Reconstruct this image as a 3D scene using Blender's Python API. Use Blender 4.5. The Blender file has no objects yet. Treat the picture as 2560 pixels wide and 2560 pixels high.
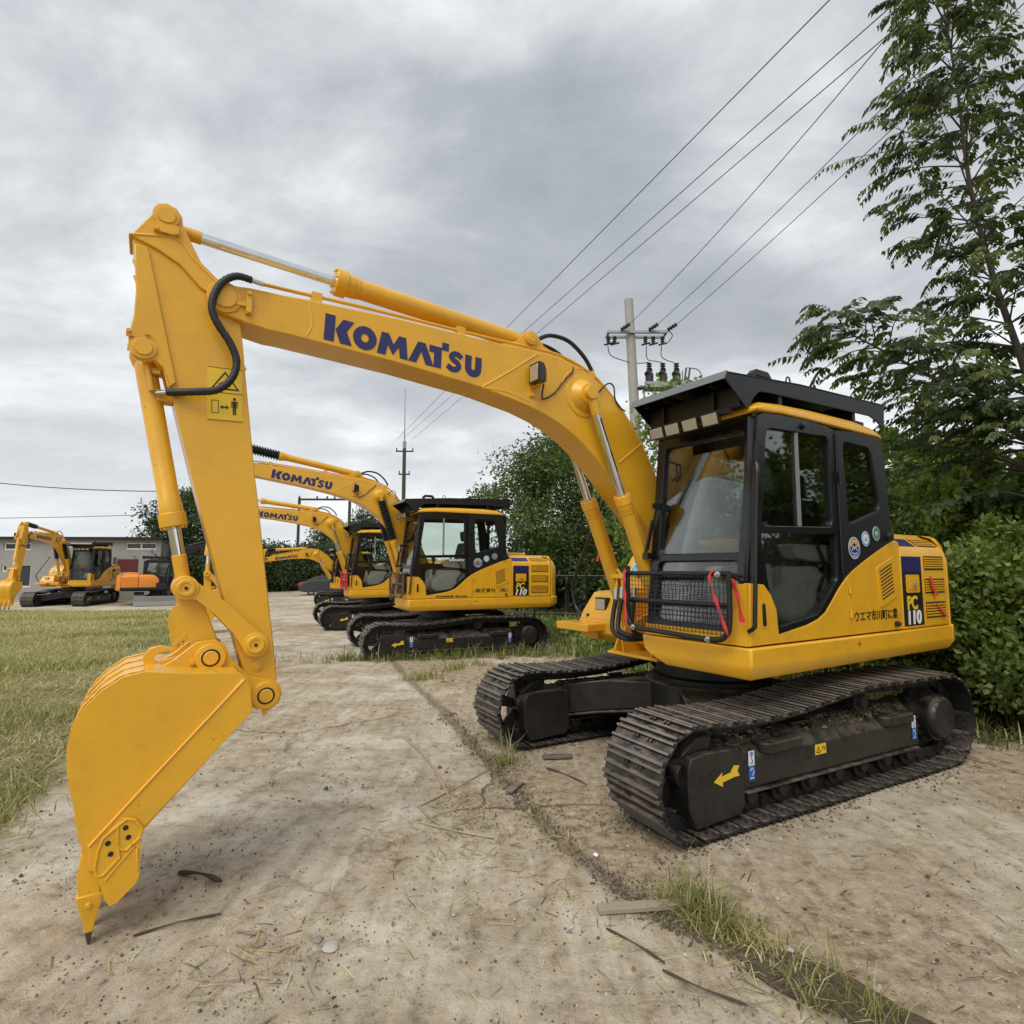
import bpy, bmesh, math, random
import numpy as np
from mathutils import Vector, Matrix
random.seed(7); rng = np.random.default_rng(7)
PI = math.pi
sc = bpy.context.scene
COL = sc.collection

# ---------------------------------------------------------------- camera
cam = bpy.data.cameras.new('camera'); camo = bpy.data.objects.new('camera', cam); COL.objects.link(camo)
CAMH = 1.587; PITCH = .0962; ROLL = .0032; F = 1430.5
cam.sensor_fit = 'HORIZONTAL'; cam.sensor_width = 36; cam.lens = 36*F/2560
cam.clip_start = .05; cam.clip_end = 5000
cp, sp = math.cos(PITCH), math.sin(PITCH); cr_, sr_ = math.cos(ROLL), math.sin(ROLL)
W_ = Vector((0, cp, sp)); r0 = Vector((1, 0, 0)); u0 = Vector((0, -sp, cp))
R_ = cr_*r0 + sr_*u0; U_ = -sr_*r0 + cr_*u0
m = Matrix.Identity(4)
for i in range(3): m[i][0] = R_[i]; m[i][1] = U_[i]; m[i][2] = -W_[i]
m[2][3] = CAMH; camo.matrix_world = m
sc.camera = camo
def at(px, py, dist):
    """a 1932-pixel position at forward distance dist -> world point (for surveying the place from the photo)"""
    d = (px*1.325-1280)/F*R_ - (py*1.325-1280)/F*U_ + W_
    return Vector((0, 0, CAMH)) + d*(dist/d.y)

# ---------------------------------------------------------------- terrain height
def gz(x, y):
    d = math.hypot(x, y)
    t = min(max((d-9)/26, 0), 1)
    return -.55*t*t*(3-2*t)

# ---------------------------------------------------------------- materials
def nt(name):
    m = bpy.data.materials.new(name); m.use_nodes = True
    n = m.node_tree; p = n.nodes['Principled BSDF']
    return m, n, p
def N(n, t, **k):
    x = n.nodes.new(t)
    for a, b in k.items(): setattr(x, a, b)
    return x
def ramp(n, src, stops):
    r = N(n, 'ShaderNodeValToRGB'); e = r.color_ramp.elements
    while len(e) < len(stops): e.new(.5)
    for i, (p, c) in enumerate(stops):
        e[i].position = p; e[i].color = (*c, 1) if len(c) == 3 else c
    n.links.new(src, r.inputs[0]); return r
def noise(n, scale, detail=5, rough=.55, coord='Object', vec=None):
    tx = N(n, 'ShaderNodeTexNoise'); tx.inputs['Scale'].default_value = scale
    tx.inputs['Detail'].default_value = detail; tx.inputs['Roughness'].default_value = rough
    if vec is None:
        tc = N(n, 'ShaderNodeTexCoord'); vec = tc.outputs[coord]
    n.links.new(vec, tx.inputs['Vector']); return tx
def mixc(n, fac, a, b, mode='MIX'):
    x = N(n, 'ShaderNodeMix', data_type='RGBA', blend_type=mode)
    for s, v in ((x.inputs[0], fac), (x.inputs[6], a), (x.inputs[7], b)):
        if isinstance(v, (int, float)): s.default_value = v
        elif isinstance(v, tuple): s.default_value = (*v, 1)
        else: n.links.new(v, s)
    return x.outputs[2]
def mth(n, op, a, b=0.):
    x = N(n, 'ShaderNodeMath', operation=op)
    for s, v in ((x.inputs[0], a), (x.inputs[1], b)):
        if isinstance(v, (int, float)): s.default_value = v
        else: n.links.new(v, s)
    return x.outputs[0]
def bump(n, p, src, st, dist=.01):
    b = N(n, 'ShaderNodeBump'); b.inputs['Strength'].default_value = st; b.inputs['Distance'].default_value = dist
    n.links.new(src, b.inputs['Height']); n.links.new(b.outputs[0], p.inputs['Normal'])
def paint(name, col, rough=.38, var=.12, dust=0., dustcol=(.25, .2, .14), peel=.25, metal=0., coat=0., mott=0.):
    m, n, p = nt(name)
    a = noise(n, 2.3, 6)
    c = mixc(n, a.outputs[0], tuple(v*(1-var) for v in col), tuple(min(1, v*(1+var)) for v in col))
    if mott:      # grime worn into the paint
        g2 = ramp(n, noise(n, 5.5, 9, .68).outputs[0], [(.44, (0, 0, 0)), (.72, (1, 1, 1))])
        c = mixc(n, mth(n, 'MULTIPLY', g2.outputs[0], mott*2.2), c, (.36, .20, .05))
        ch = mth(n, 'MULTIPLY', ramp(n, noise(n, 34, 6, .6).outputs[0], [(.655, (0, 0, 0)), (.675, (1, 1, 1))]).outputs[0], ramp(n, noise(n, 2.7, 4).outputs[0], [(.50, (0, 0, 0)), (.60, (1, 1, 1))]).outputs[0])
        c = mixc(n, mth(n, 'MULTIPLY', ch, .65), c, (.22, .12, .04))
    if dust > 0:
        g = N(n, 'ShaderNodeNewGeometry'); s = N(n, 'ShaderNodeSeparateXYZ'); n.links.new(g.outputs['Normal'], s.inputs[0])
        up = mth(n, 'MAXIMUM', s.outputs[2], 0.)
        b = noise(n, 9, 8, .7)
        r = ramp(n, b.outputs[0], [(.38, (0, 0, 0)), (.68, (1, 1, 1))])
        k = mth(n, 'MULTIPLY', r.outputs[0], mth(n, 'ADD', mth(n, 'MULTIPLY', up, dust), dust*.09))
        c = mixc(n, k, c, dustcol)
        n.links.new(mth(n, 'ADD', mth(n, 'MULTIPLY', k, .4), rough), p.inputs['Roughness'])
    else:
        b = noise(n, 6, 6)
        n.links.new(mth(n, 'ADD', mth(n, 'MULTIPLY', b.outputs[0], .18), rough-.09), p.inputs['Roughness'])
    n.links.new(c, p.inputs['Base Color'])
    p.inputs['Metallic'].default_value = metal
    p.inputs['Coat Weight'].default_value = coat; p.inputs['Coat Roughness'].default_value = .12
    if peel: bump(n, p, mth(n, 'ADD', noise(n, 55, 3).outputs[0], mth(n, 'MULTIPLY', noise(n, 7, 3).outputs[0], 2.5)), peel*.5, .005)
    return m
def plain(name, col, rough=.5, metal=0., emit=None):
    m, n, p = nt(name)
    a = noise(n, 14, 4); c = mixc(n, a.outputs[0], tuple(v*.85 for v in col), tuple(min(1, v*1.12) for v in col))
    n.links.new(c, p.inputs['Base Color'])
    p.inputs['Roughness'].default_value = rough; p.inputs['Metallic'].default_value = metal
    return m
def glass(name, tint, refl=1.):
    m, n, p = nt(name); n.nodes.remove(p)
    out = n.nodes['Material Output']
    t = N(n, 'ShaderNodeBsdfTransparent'); t.inputs[0].default_value = (*tint, 1)
    g = N(n, 'ShaderNodeBsdfGlossy'); g.inputs['Roughness'].default_value = .015
    f = N(n, 'ShaderNodeFresnel'); f.inputs[0].default_value = 1.5
    mx = N(n, 'ShaderNodeMixShader')
    n.links.new(mth(n, 'MULTIPLY', f.outputs[0], refl), mx.inputs[0])
    n.links.new(t.outputs[0], mx.inputs[1]); n.links.new(g.outputs[0], mx.inputs[2]); n.links.new(mx.outputs[0], out.inputs[0])
    return m
YEL = paint('yellow_paint', (.76, .395, .016), .36, .07, peel=.28, coat=.3, mott=.12)
YELW = paint('weld_seam_paint', (.82, .45, .06), .5, .1)
ORG = paint('orange_paint', (.72, .23, .018), .4, .06, coat=.2)
BLK = paint('black_gloss_paint', (.006, .006, .007), .26, .3, coat=.1, peel=.35)
BLKM = paint('black_matt_paint', (.007, .0075, .0085), .42, .25, dust=.06, dustcol=(.10, .09, .08))
UND = paint('dark_frame_paint', (.011, .0115, .013), .36, .25, dust=.75, dustcol=(.24, .185, .125))
SHOE = paint('track_steel', (.013, .013, .0145), .34, .35, dust=1.2, dustcol=(.22, .18, .145), metal=.15)
RUST = paint('worn_grouser_steel', (.17, .145, .125), .45, .5, dust=.8, dustcol=(.30, .25, .20), metal=.3)
CHAIN = paint('greasy_chain', (.012, .011, .011), .55, .3, dust=.5, dustcol=(.12, .09, .06))
CHROME = plain('chrome_rod', (.75, .76, .78), .08, 1.)
BOLT = plain('zinc_bolt', (.55, .55, .55), .3, .9)
RUB = plain('black_rubber', (.012, .012, .013), .55)
BELL = plain('bellows_rubber', (.014, .022, .022), .5)
NAVY = plain('navy_decal', (.018, .018, .115), .4)
KBLUE = plain('lettering_blue', (.022, .022, .115), .45)
WHT = plain('white_decal', (.75, .75, .74), .45)
BLKD = plain('black_decal', (.01, .01, .011), .45)
YELD = plain('yellow_decal', (.80, .52, .03), .45)
LBLUE = plain('light_blue_decal', (.12, .35, .62), .45)
BLUED = plain('blue_decal', (.02, .12, .42), .45)
GRND = plain('green_decal', (.02, .16, .10), .45)
CYAN = plain('pale_cyan_decal', (.35, .62, .62), .45)
REDP = plain('red_ribbon_cloth', (.62, .05, .045), .6)
REDM = plain('red_mark', (.35, .04, .02), .6)
LENS = plain('lamp_reflector', (.50, .47, .40), .22, .45)
GL = glass('tinted_glass', (.88, .92, .89), .9)
GLD = glass('dark_glass', (.88, .90, .89), .8)
GLC = glass('windscreen_glass', (.93, .97, .95), .85)
SEAT = plain('seat_fabric', (.09, .09, .095), .8)
SEATP = plain('console_plastic', (.72, .72, .70), .5)
STEEL = paint('worn_steel', (.10, .075, .05), .45, .5, metal=.5)
ROOFIN = plain('headliner_brown', (.10, .065, .05), .8)
VENTR = plain('vent_dark_brown', (.055, .020, .012), .8)  # dark brown for the flat plate behind the louvre slats
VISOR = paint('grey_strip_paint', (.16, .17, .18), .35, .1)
CONC = paint('pole_concrete', (.36, .35, .32), .85, .12, peel=.6)
WIRE = plain('wire_black', (.02, .02, .022), .6)
PORC = plain('dark_porcelain', (.035, .025, .025), .3)
GALV = plain('galvanised_steel', (.33, .34, .35), .5, .6)
WOODP = paint('old_wood', (.30, .25, .18), .85, .3, peel=.6)
MUD = paint('caked_mud', (.105, .078, .052), .95, .35)
MUD2 = plain('dry_chaff', (.22, .175, .115), .95)
BARK = paint('bark', (.085, .070, .055), .9, .3, peel=.8)

def leafmat(name):
    m, n, p = nt(name)
    a = N(n, 'ShaderNodeAttribute'); a.attribute_name = 'col'
    n.links.new(a.outputs['Color'], p.inputs['Base Color'])
    p.inputs['Roughness'].default_value = .48
    out = n.nodes['Material Output']
    t = N(n, 'ShaderNodeBsdfTranslucent'); mx = N(n, 'ShaderNodeMixShader'); mx.inputs[0].default_value = .36
    n.links.new(mixc(n, 1., a.outputs['Color'], (1.3, 1.6, .6), 'MULTIPLY'), t.inputs[0])
    n.links.new(p.outputs[0], mx.inputs[1]); n.links.new(t.outputs[0], mx.inputs[2]); n.links.new(mx.outputs[0], out.inputs[0])
    return m
LEAF = leafmat('leaf')

# ---------------------------------------------------------------- geometry helpers
class G:
    def __init__(s): s.v = []; s.f = []; s.m = []
    def add(s, vs, fs, mi=0):
        o = len(s.v); s.v += [tuple(p) for p in vs]; s.f += [tuple(i+o for i in f) for f in fs]; s.m += [mi]*len(fs); return s
    def box(s, x0, x1, y0, y1, z0, z1, mi=0):
        v = [(x, y, z) for x in (x0, x1) for y in (y0, y1) for z in (z0, z1)]
        return s.add(v, [(0, 1, 3, 2), (4, 6, 7, 5), (0, 4, 5, 1), (2, 3, 7, 6), (0, 2, 6, 4), (1, 5, 7, 3)], mi)
    def obox(s, c, size, M=None, mi=0):
        M = M or Matrix.Identity(3); c = Vector(c)
        v = [c + M @ Vector((x*size[0]/2, y*size[1]/2, z*size[2]/2)) for x in (-1, 1) for y in (-1, 1) for z in (-1, 1)]
        return s.add(v, [(0, 1, 3, 2), (4, 6, 7, 5), (0, 4, 5, 1), (2, 3, 7, 6), (0, 2, 6, 4), (1, 5, 7, 3)], mi)
    def prism(s, poly, y0, y1, mi=0, ax='y'):
        n = len(poly)
        f = {'y': lambda p, t: (p[0], t, p[1]), 'x': lambda p, t: (t, p[0], p[1]), 'z': lambda p, t: (p[0], p[1], t)}[ax]
        v = [f(p, y0) for p in poly] + [f(p, y1) for p in poly]
        return s.add(v, [tuple(range(n))[::-1], tuple(range(n, 2*n))] + [(i, (i+1) % n, n+(i+1) % n, n+i) for i in range(n)], mi)
    def loft(s, loops, mi=0, cap=True):
        n = len(loops[0]); v = [p for l in loops for p in l]; fs = []
        for k in range(len(loops)-1):
            for i in range(n):
                j = (i+1) % n; fs.append((k*n+i, k*n+j, (k+1)*n+j, (k+1)*n+i))
        if cap: fs += [tuple(range(n))[::-1], tuple(range((len(loops)-1)*n, len(loops)*n))]
        return s.add(v, fs, mi)
    def tube(s, pts, r, n=10, mi=0, closed=False):
        pts = [Vector(p) for p in pts]; rs = r if isinstance(r, (list, tuple)) else [r]*len(pts)
        loops = []; a = None
        for i, p in enumerate(pts):
            if closed: d = (pts[(i+1) % len(pts)]-pts[i-1])
            else: d = (pts[min(i+1, len(pts)-1)]-pts[max(i-1, 0)])
            d.normalize()
            if a is None: a = d.orthogonal().normalized()
            else: a = (a - d*a.dot(d)).normalized()
            b = d.cross(a)
            loops.append([p + (a*math.cos(t*2*PI/n)+b*math.sin(t*2*PI/n))*rs[i] for t in range(n)])
        if closed: loops.append(loops[0]); return s.loft(loops, mi, False)
        return s.loft(loops, mi)
    def cyl(s, p0, p1, r, n=24, mi=0, r1=None):
        return s.tube([p0, p1], [r, r if r1 is None else r1], n, mi)
    def lathe(s, p0, p1, prof, n=24, mi=0):
        p0 = Vector(p0); p1 = Vector(p1); L = (p1-p0).length; d = (p1-p0).normalized()
        a = d.orthogonal().normalized(); b = d.cross(a)
        return s.loft([[p0+d*t+(a*math.cos(k*2*PI/n)+b*math.sin(k*2*PI/n))*r for k in range(n)] for t, r in prof], mi)
def spline(pts, k=6):
    pts = [Vector(p) for p in pts]; out = []
    for i in range(len(pts)-1):
        p0 = pts[max(i-1, 0)]; p1 = pts[i]; p2 = pts[i+1]; p3 = pts[min(i+2, len(pts)-1)]
        for j in range(k):
            t = j/k
            out.append(.5*((2*p1)+(-p0+p2)*t+(2*p0-5*p1+4*p2-p3)*t*t+(-p0+3*p1-3*p2+p3)*t**3))
    out.append(pts[-1]); return out
def smooth_poly(pts, k=4):
    """closed 2d rounded polygon through catmull-rom"""
    n = len(pts); P = [Vector((p[0], p[1], 0)) for p in pts]; o = []
    for i in range(n):
        p0, p1, p2, p3 = P[i-1], P[i], P[(i+1) % n], P[(i+2) % n]
        for j in range(k):
            t = j/k; q = .5*((2*p1)+(-p0+p2)*t+(2*p0-5*p1+4*p2-p3)*t*t+(-p0+3*p1-3*p2+p3)*t**3); o.append((q.x, q.y))
    return o
def rnd_poly(pts, r, k=4):
    """corner rounding of a 2d polygon"""
    n = len(pts); o = []
    for i in range(n):
        a, b, c = Vector(pts[i-1][:2]), Vector(pts[i][:2]), Vector(pts[(i+1) % n][:2])
        d1 = (a-b); d2 = (c-b); rr = min(r, d1.length*.45, d2.length*.45)
        s = b+d1.normalized()*rr; e = b+d2.normalized()*rr
        for j in range(k+1):
            t = j/k; q = s*(1-t)**2+b*2*t*(1-t)+e*t*t; o.append((q.x, q.y))
    return o
def finish(me, mats, smooth=38):
    for x in (mats if isinstance(mats, (list, tuple)) else [mats]): me.materials.append(x)
    me.polygons.foreach_set('use_smooth', [True]*len(me.polygons))
    me.set_sharp_from_angle(angle=math.radians(smooth)); me.update()
def mesh(name, g, mats, smooth=38):
    me = bpy.data.meshes.new(name); me.from_pydata(g.v, [], g.f); me.validate()
    if len(me.polygons) == len(g.m): me.polygons.foreach_set('material_index', g.m)
    bm = bmesh.new(); bm.from_mesh(me); bmesh.ops.recalc_face_normals(bm, faces=bm.faces); bm.to_mesh(me); bm.free()
    finish(me, mats, smooth); return me
CACHE = {}
def link(name, me, parent=None, M=None, bev=0.):
    o = bpy.data.objects.new(name, me); COL.objects.link(o)
    if parent is not None: o.parent = parent
    if M is not None: o.matrix_local = M
    if bev:
        b = o.modifiers.new('bevel', 'BEVEL'); b.width = bev; b.segments = 2; b.limit_method = 'ANGLE'; b.angle_limit = math.radians(35)
        b.harden_normals = False
    return o
def part(name, g, mats, parent=None, M=None, bev=0., smooth=38, key=None):
    if key is not None and key in CACHE: me = CACHE[key]
    else:
        me = mesh(name, g() if callable(g) else g, mats, smooth)
        if key is not None: CACHE[key] = me
    return link(name, me, parent, M, bev)
def tag(o, label, cat=None, group=None, kind=None):
    if label: o['label'] = label
    if cat: o['category'] = cat
    if group: o['group'] = group
    if kind: o['kind'] = kind
    return o
def empty(name, loc, rz=0, label=None, cat=None, group=None):
    o = bpy.data.objects.new(name, None); COL.objects.link(o); o.location = loc; o.rotation_euler = (0, 0, rz)
    o.empty_display_size = .2
    tag(o, label, cat, group); return o
def plate_mesh(name, outer, holes, thick, mats, bev=0., B=None):
    """flat sheet with holes: 2d coordinates placed by matrix B, thickness towards +local z"""
    cu = bpy.data.curves.new('tmp', 'CURVE'); cu.dimensions = '2D'; cu.fill_mode = 'BOTH'
    cu.extrude = thick/2-bev; cu.bevel_depth = bev; cu.bevel_resolution = 1; cu.offset = -bev
    for lp in ([outer] if outer and isinstance(outer[0][0], (int, float)) else (outer or [])) + list(holes):
        s = cu.splines.new('POLY'); s.points.add(len(lp)-1)
        for i, p in enumerate(lp): s.points[i].co = (p[0], p[1], 0, 1)
        s.use_cyclic_u = True
    return curve_mesh(name, cu, thick/2, mats, B)
def curve_mesh(name, cu, dz, mats, B=None):
    o = bpy.data.objects.new('tmp', cu); COL.objects.link(o)
    bpy.context.view_layer.update()
    dg = bpy.context.evaluated_depsgraph_get()
    me = bpy.data.meshes.new_from_object(o.evaluated_get(dg)); me.name = name
    bpy.data.objects.remove(o)
    me.transform(Matrix.Translation((0, 0, dz)))
    if B is not None: me.transform(B)
    me.materials.clear(); finish(me, mats, 40); return me
def text_mesh(name, body, size, mats, B=None, bold=0., shear=0., thick=.003, sx=1., center=False):
    cu = bpy.data.curves.new('tmp', 'FONT'); cu.body = body; cu.size = size; cu.extrude = thick/2; cu.offset = bold; cu.shear = shear
    if center: cu.align_x = 'CENTER'
    S = Matrix.Diagonal((sx, 1, 1, 1))
    return curve_mesh(name, cu, thick/2, mats, (B or Matrix.Identity(4)) @ S)
def basis(o, x, y):
    x = Vector(x).normalized(); y = Vector(y).normalized(); z = x.cross(y).normalized(); y = z.cross(x)
    M = Matrix.Identity(4)
    for i in range(3): M[i][0] = x[i]; M[i][1] = y[i]; M[i][2] = z[i]; M[i][3] = o[i]
    return M
def LEFT(y): return basis((0, y, 0), (-1, 0, 0), (0, 0, 1))    # sheet on a left face; 2d u = -X, v = Z
def L2(pts): return [(-p[0], p[1]) for p in pts]
def circ(cx, cy, r, n=20, ry=None): return [(cx+r*math.cos(i*2*PI/n), cy+(ry or r)*math.sin(i*2*PI/n)) for i in range(n)]
def stroke(pts, w):
    P = [Vector(p) for p in spline([(a, b, 0) for a, b in pts], 4)]; l = []; r = []
    for i, p in enumerate(P):
        d = (P[min(i+1, len(P)-1)]-P[max(i-1, 0)]).normalized(); n = Vector((-d.y, d.x, 0))
        l.append(p+n*w/2); r.append(p-n*w/2)
    return [(q.x, q.y) for q in l+r[::-1]]
def logo_loops():
    K = [[(0, 0), (0, 1), (.37, 1), (.37, 0)], [(.66, .93), (1.07, .93), (.82, .49), (1.04, 0), (.60, 0), (.40, .49)]]
    O = [circ(1.52, .44, .46, 28), circ(1.52, .44, .15, 20, .17)]
    Mm = [[(2.02, 0), (2.16, .88), (2.45, .88), (2.66, .48), (2.87, .88), (3.16, .88), (3.28, 0), (2.96, 0), (2.89, .42), (2.66, .06), (2.43, .42), (2.36, 0)]]
    A = [[(3.30, 0), (3.68, .88), (4.00, .88), (4.40, 0), (4.05, 0), (3.84, .5), (3.64, 0)]]
    T = [[(4.18, .60), (4.18, .88), (4.73, .88), (4.73, 0), (4.40, 0), (4.40, .60)], [(4.74, .80), (4.74, 1.12), (5.04, 1.12), (5.04, .80)]]
    S = [stroke([(5.66, .66), (5.48, .77), (5.28, .75), (5.18, .62), (5.28, .5), (5.46, .41), (5.54, .27), (5.44, .13), (5.22, .1), (5.02, .22)], .23)]
    Uu = [stroke([(5.98, .88), (5.98, .38), (6.04, .2), (6.22, .13), (6.40, .2), (6.46, .38), (6.46, .88)], .3)]
    return K+O+Mm+A+T+S+Uu
def logo_mesh(name, width, mats, B):
    s = width/6.62
    lp = [[(x*s, y*s) for x, y in l] for l in logo_loops()]
    return plate_mesh(name, lp, [], .003, mats, 0, B)

# ================================================================ EXCAVATOR
def mud_g(y0, y1, n_=1100):
    g = G(); rr = random.Random(3)
    for i in range(n_):
        x = rr.choice((rr.uniform(-1.0, 1.3), rr.gauss(-.35, .22), rr.gauss(.85, .15))); y = rr.uniform(y0, y1)
        if x > 1.32 or x < -1.05: continue
        t = (abs(y)-.86)/.25; z = (.515-.02*t if t < .6 else .50-.16*(t-.6)) if x < .95 else .465
        r = rr.uniform(.003, .014)*(1.6 if rr.random() < .08 else 1)
        bb = [(x+r*1.3*math.cos(q*PI/3)*rr.uniform(.7, 1.1), y+r*math.sin(q*PI/3)*rr.uniform(.7, 1.1), z-.006) for q in range(6)]
        g.loft([bb, [(x+(p[0]-x)*.6, y+(p[1]-y)*.6, z+r*.55) for p in bb]], int(rr.random() < .3))
    return g
FOOT = (.20, 1.40); TIP = (3.986, 3.019); ATOP = (4.271, 3.386); ALUG = (4.332, 2.672); BPIN = (3.695, .913)
HPIN = (4.088, 1.479); APIN = (3.756, 1.179); BLPIN = (3.962, 1.129); CTOP = (1.52, 2.89); CFOOT = (.73, .99); ACYL = (1.98, 3.25)
def rotxz(p, c, a):
    x, z = p[0]-c[0], p[1]-c[1]; return (c[0]+x*math.cos(a)-z*math.sin(a), c[1]+x*math.sin(a)+z*math.cos(a))
def Mrot(c, a):
    T = Matrix.Translation((c[0], 0, c[1])); return T @ Matrix.Rotation(-a, 4, 'Y') @ T.inverted()

YO, YI, GA = 1.23, .73, .98
def track_path():
    pts = []
    for i in range(25):
        t = -PI/2+PI*i/24; pts.append((1.393+.34*math.cos(t), .34+.34*math.sin(t)))
    pts += [(1.13, .660), (.85, .652), (.5, .664), (.15, .70), (-.15, .735), (-.4, .752), (-.8, .738), (-1.1, .738)]
    for i in range(25):
        t = PI/2+PI*i/24; pts.append((-1.393+.365*math.cos(t), .365+.365*math.sin(t)))
    pts.append((-1.393, 0)); pts += [(-1.2, 0), (1.2, 0)]
    return pts
def resample(pts, n):
    P = [Vector(p) for p in pts]; P.append(P[0]); L = [0]
    for a, b in zip(P, P[1:]): L.append(L[-1]+(b-a).length)
    o = []; j = 0
    for i in range(n):
        s = L[-1]*(i+.5)/n
        while L[j+1] < s: j += 1
        t = (s-L[j])/(L[j+1]-L[j]); o.append(P[j].lerp(P[j+1], t))
    return o
NS = 46
def shoe_g():
    g = G(); h = .078
    prof = [(-h, -.030), (-h, -.004), (-h+.006, 0), (-h+.018, 0), (-h+.024, -.020), (-.016, -.022), (-.010, -.004), (.004, -.004), (.010, -.022), (h-.030, -.022), (h-.024, -.004), (h-.010, -.004), (h-.004, -.022), (h+.008, -.026), (h+.008, -.034)]
    n = len(prof)
    v = [(p[0], y, p[1]) for y in (-.25, .25) for p in prof]
    fs = [tuple(range(n)), tuple(range(n, 2*n))]; mi = [0, 0]
    for i in range(n):
        j = (i+1) % n; fs.append((i, j, n+j, n+i)); mi.append(1 if (prof[i][1] > -.006 and prof[j][1] > -.006) else 0)
    g.v = v; g.f = fs; g.m = mi
    for y in (-.075, -.045, .045, .075): g.cyl((.038, y, -.024), (.038, y, -.008), .011, 6, 0)
    g.box(-.045, -.028, -.030, .030, -.024, -.0205, 2)
    return g
def chain_g():
    g = G(); P = resample(track_path(), NS)
    for i in range(NS):
        a, b = P[i-1], P[(i+1) % NS]; t = (b-a).normalized(); nrm = Vector((-t.y, t.x))   # inward
        c = P[i]+nrm*.075
        M = Matrix(((t.x, 0, nrm.x), (0, 1, 0), (t.y, 0, nrm.y)))
        for y in (-.065, .065): g.obox((c.x, y, c.y), (.155, .035, .08), M)
        g.cyl((c.x+t.x*.07, -.10, c.y+t.y*.07), (c.x+t.x*.07, .10, c.y+t.y*.07), .022, 8)
    return g
def roller_g():
    return G().lathe((0, -.15, 0), (0, .15, 0), [(0, .045), (.03, .05), (.03, .085), (.05, .085), (.055, .068), (.11, .068), (.12, .06), (.18, .06), (.19, .068), (.245, .068), (.25, .085), (.27, .085), (.27, .05), (.30, .045)], 16)
def idler_g():
    g = G(); R1 = .262
    o = [(R1*math.cos(i*2*PI/36), R1*math.sin(i*2*PI/36)) for i in range(36)]
    for y0, y1, ro, ri in ((-.045, .045, R1, .215), (-.028, .028, .10, 0)):
        if ri:
            for i in range(36):
                a, b = i*2*PI/36, (i+1)*2*PI/36
                q = [(ro*math.cos(a), ro*math.sin(a)), (ro*math.cos(b), ro*math.sin(b)), (ri*math.cos(b), ri*math.sin(b)), (ri*math.cos(a), ri*math.sin(a))]
                g.prism(q, y0, y1)
    g.cyl((0, -.11, 0), (0, .11, 0), .075, 20)
    for k in range(5):
        a = k*2*PI/5+.3; w0 = .34; w1 = .24
        g.prism([(.06*math.cos(a-w0*2), .06*math.sin(a-w0*2)), (.22*math.cos(a-w1), .22*math.sin(a-w1)), (.22*math.cos(a+w1), .22*math.sin(a+w1)), (.06*math.cos(a+w0*2), .06*math.sin(a+w0*2))], -.015, .015)
    return g
def sprocket_g():
    g = G(); n = 21; p = []
    for i in range(n):
        for k, r in ((-.30, .245), (-.12, .285), (.12, .285), (.30, .245)):
            a = (i+k)*2*PI/n; p.append((r*math.cos(a), r*math.sin(a)))
    g.prism(p, -.025, .025); return g
def motor_g():
    g = G()
    g.lathe((0, 0, 0), (0, .3, 0), [(-.16, .14), (.0, .15), (.0, .205), (.05, .205), (.05, .185), (.12, .185), (.12, .17), (.155, .165), (.17, .15), (.175, .06), (.18, .0)], 32)
    for i in range(18):
        a = i*2*PI/18; g.cyl((.19*math.cos(a), .05, .19*math.sin(a)), (.19*math.cos(a), .065, .19*math.sin(a)), .01, 6)
        g.cyl((.155*math.cos(a), .155, .155*math.sin(a)), (.155*math.cos(a), .168, .155*math.sin(a)), .007, 6)
    return g
def frame_g(s):
    g = G(); y = lambda a: a*s
    cs = [(.84, .19), (1.12, .19), (1.135, .21), (1.135, .385), (1.10, .43), (1.02, .50), (.93, .52), (.86, .50), (.83, .40)]
    cs = [(y(a), b) for a, b in cs]
    g.prism(cs, -1.06, .97, ax='x')
    # lower flange
    g.box(-1.05, .93, min(y(.80), y(1.155)), max(y(.80), y(1.155)), .175, .19)
    # front yoke cover
    a0, a1 = sorted((y(.80), y(1.15)))
    g.prism([(1.37, .05), (1.43, .18), (1.43, .40), (1.40, .46), (1.30, .475), (1.02, .47), (.955, .44), (.955, .12), (1.0, .07)], a0, a1)
    g.prism([(1.20, .47), (1.44, .46), (1.30, .56), (1.18, .56)], *sorted((y(.86), y(1.10))))
    # rounded ledges on top
    for x0, x1 in ((.36, .80), (-1.0, -.56)):
        g.prism(rnd_poly([(x0, y(1.0)), (x1, y(1.0)), (x1-.03, y(1.175)), (x0+.03, y(1.175))], .06), .40, .465, ax='z')
    g.prism([(-1.06, .2), (-1.06, .5), (-1.2, .52), (-1.2, .2)], *sorted((y(.84), y(.96))))
    return g
def dark_g(s, q):
    g = G(); Y = 1.137*s; Z = sorted
    if q == 0: g.cyl((.30, Y-.004*s, .335), (.30, Y+.001*s, .335), .042, 20)
    if q == 1: g.prism(rnd_poly([(1.34, .30), (1.34, .345), (1.22, .345), (1.22, .30)], .02), *Z((1.148*s, 1.153*s)))
    if q == 2: g.prism(rnd_poly([(.10, y) for y in ()] or [(.16, .99*s), (.34, .99*s), (.34, 1.05*s), (.16, 1.05*s)], .03), .505, .521, ax='z')
    return g
def chassis_g():
    g = G()
    for sy in (-1, 1):
        for sx in (-1, 1):
            # leg: lofted box from centre to track frame
            def ring(y, xa, xb, zb, zt):
                return [(sx*xa, sy*y, zb), (sx*xb, sy*y, zb), (sx*xb, sy*y, zt), (sx*xa, sy*y, zt)]
            g.loft([ring(.0, .0, .50, .40, .60), ring(.15, .02, .52, .38, .60), ring(.50, .15, .78, .32, .585), ring(.86, .36, .97, .23, .50)])
            g.loft([ring(.10, .02, .55, .36, .385), ring(.50, .12, .81, .295, .32), ring(.86, .34, 1.0, .205, .23)])
    g.cyl((0, 0, .36), (0, 0, .625), .56, 40)
    return g
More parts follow.
